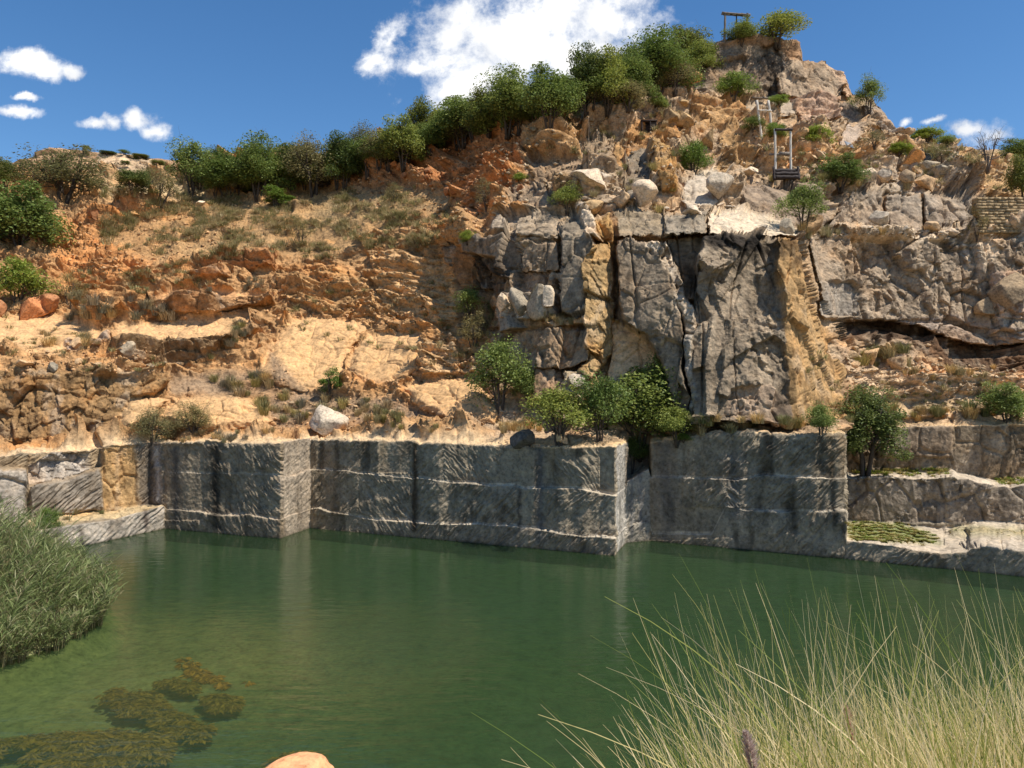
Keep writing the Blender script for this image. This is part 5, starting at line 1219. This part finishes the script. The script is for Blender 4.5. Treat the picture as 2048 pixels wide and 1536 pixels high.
tipy = lin([(1180,1600),(1250,1540),(1330,1480),(1500,1450),(1700,1410),(1900,1400),(2300,1340)], pxb-60)+100*rng.normal(size=n)+40; zt = EYE-(tipy-CY)/F*D
addg(*blades(n, (pxb-CX)/F*D, D, zb, (zt-zb).clip(.25, 1.4)*1.05, R(9)+R(12)*rng.normal(size=n), .03+.15*rng.normal(size=n), .0042+.003*rng.random(n)))
n = 190; D = 2.0+1.6*rng.random(n); pxb = 1440+860*rng.random(n); zb = 8.0-.45*(D-1.7); tipy = lin([(1200,1490),(1280,1330),(1400,1240),(1550,1180),(1700,1150),(1850,1170),(2300,1170)], pxb-90)+abs(120*rng.normal(size=n)); zt = EYE-(tipy-CY)/F*D
addg(*blades(n, (pxb-CX)/F*D, D, zb, (zt-zb).clip(.3, 1.6)*1.06, R(14)+R(6)*rng.normal(size=n), .04*rng.normal(size=n), .0034+.0012*rng.random(n), 9))
n = 2300; D = 1.8+1.5*rng.random(n); pxb = 1370+950*rng.random(n)**.8; zb = 8.0-.75*(D-1.7)*.6
tipy = lin([(1180,1620),(1300,1530),(1500,1480),(1800,1450),(2300,1400)], pxb)+55*rng.normal(size=n); zt = EYE-(tipy-CY)/F*D
addg(*blades(n, (pxb-CX)/F*D, D, zb, (zt-zb).clip(.2, 1.4)*1.05, R(6)+R(13)*rng.normal(size=n), .13*rng.normal(size=n), .0038+.003*rng.random(n)))
n = 130; D = 1.9+1.4*rng.random(n); pxb = 1480+760*rng.random(n); zb = 8.0-.6*(D-1.7); tipy = 1330+90*rng.normal(size=n); zt = EYE-(tipy-CY)/F*D
addg(*blades(n, (pxb-CX)/F*D, D, zb, (zt-zb).clip(.3, 1.5)*1.15, R(5)+R(16)*rng.normal(size=n), rng.choice([-1, 1], n)*(.15+.30*rng.random(n)), .0055+.003*rng.random(n), 12))
tag(link('tall_grass', mesh_np('tall_grass', np.concatenate(GV), [np.concatenate(GQ)], M_fg)), 'tall straw coloured grass in the lower right foreground', 'grass', kind='stuff')
M_pl = leaf_mat('grass_plume', [(0, (.36, .25, .21)), (.5, (.55, .42, .36)), (1, (.72, .60, .52))], .5, .1)
def plume(px, py0, py1, D, rad, label, lean):
    a, b = at(px, py1, D), at(px-lean, py0, D-.02); m_ = 900; t = rng.random(m_); c = a+(b-a)*t[:, None]; an = rng.random(m_)*6.28; rr = rad*(np.sin(np.pi*np.clip(t*.92+.06, 0, 1))**.6)*(.5+.6*rng.random(m_))
    e = c+np.stack([np.cos(an)*rr, np.sin(an)*rr, rr*1.0], 1); P = np.stack([c, (c+e)/2+np.array([0, 0, -.002]), e], 1)-a; V, Q = ribbons(P, np.broadcast_to(np.array([.0016, .0014, .0004])[None], (m_, 3)))
    r = empty('grass_plume', a, label, 'grass plume'); link('bristles', mesh_np('bristles', V, [Q], M_pl), r); q = at(px+lean*1.2, 1800, D)
    link('stalk', MB().tube([q-a, (q-a)*.45+np.array([.01, 0, 0]), (b-a)*.9], [.0026, .0022, .0012], 5).mesh('stalk', M_fg, True), r)
plume(1512, 1462, 1560, 1.75, .019, 'pinkish fluffy grass plume nearest the bottom edge', 22)
plume(1706, 1410, 1490, 2.3, .018, 'pale fluffy grass plume deeper in the tall grass', 16)
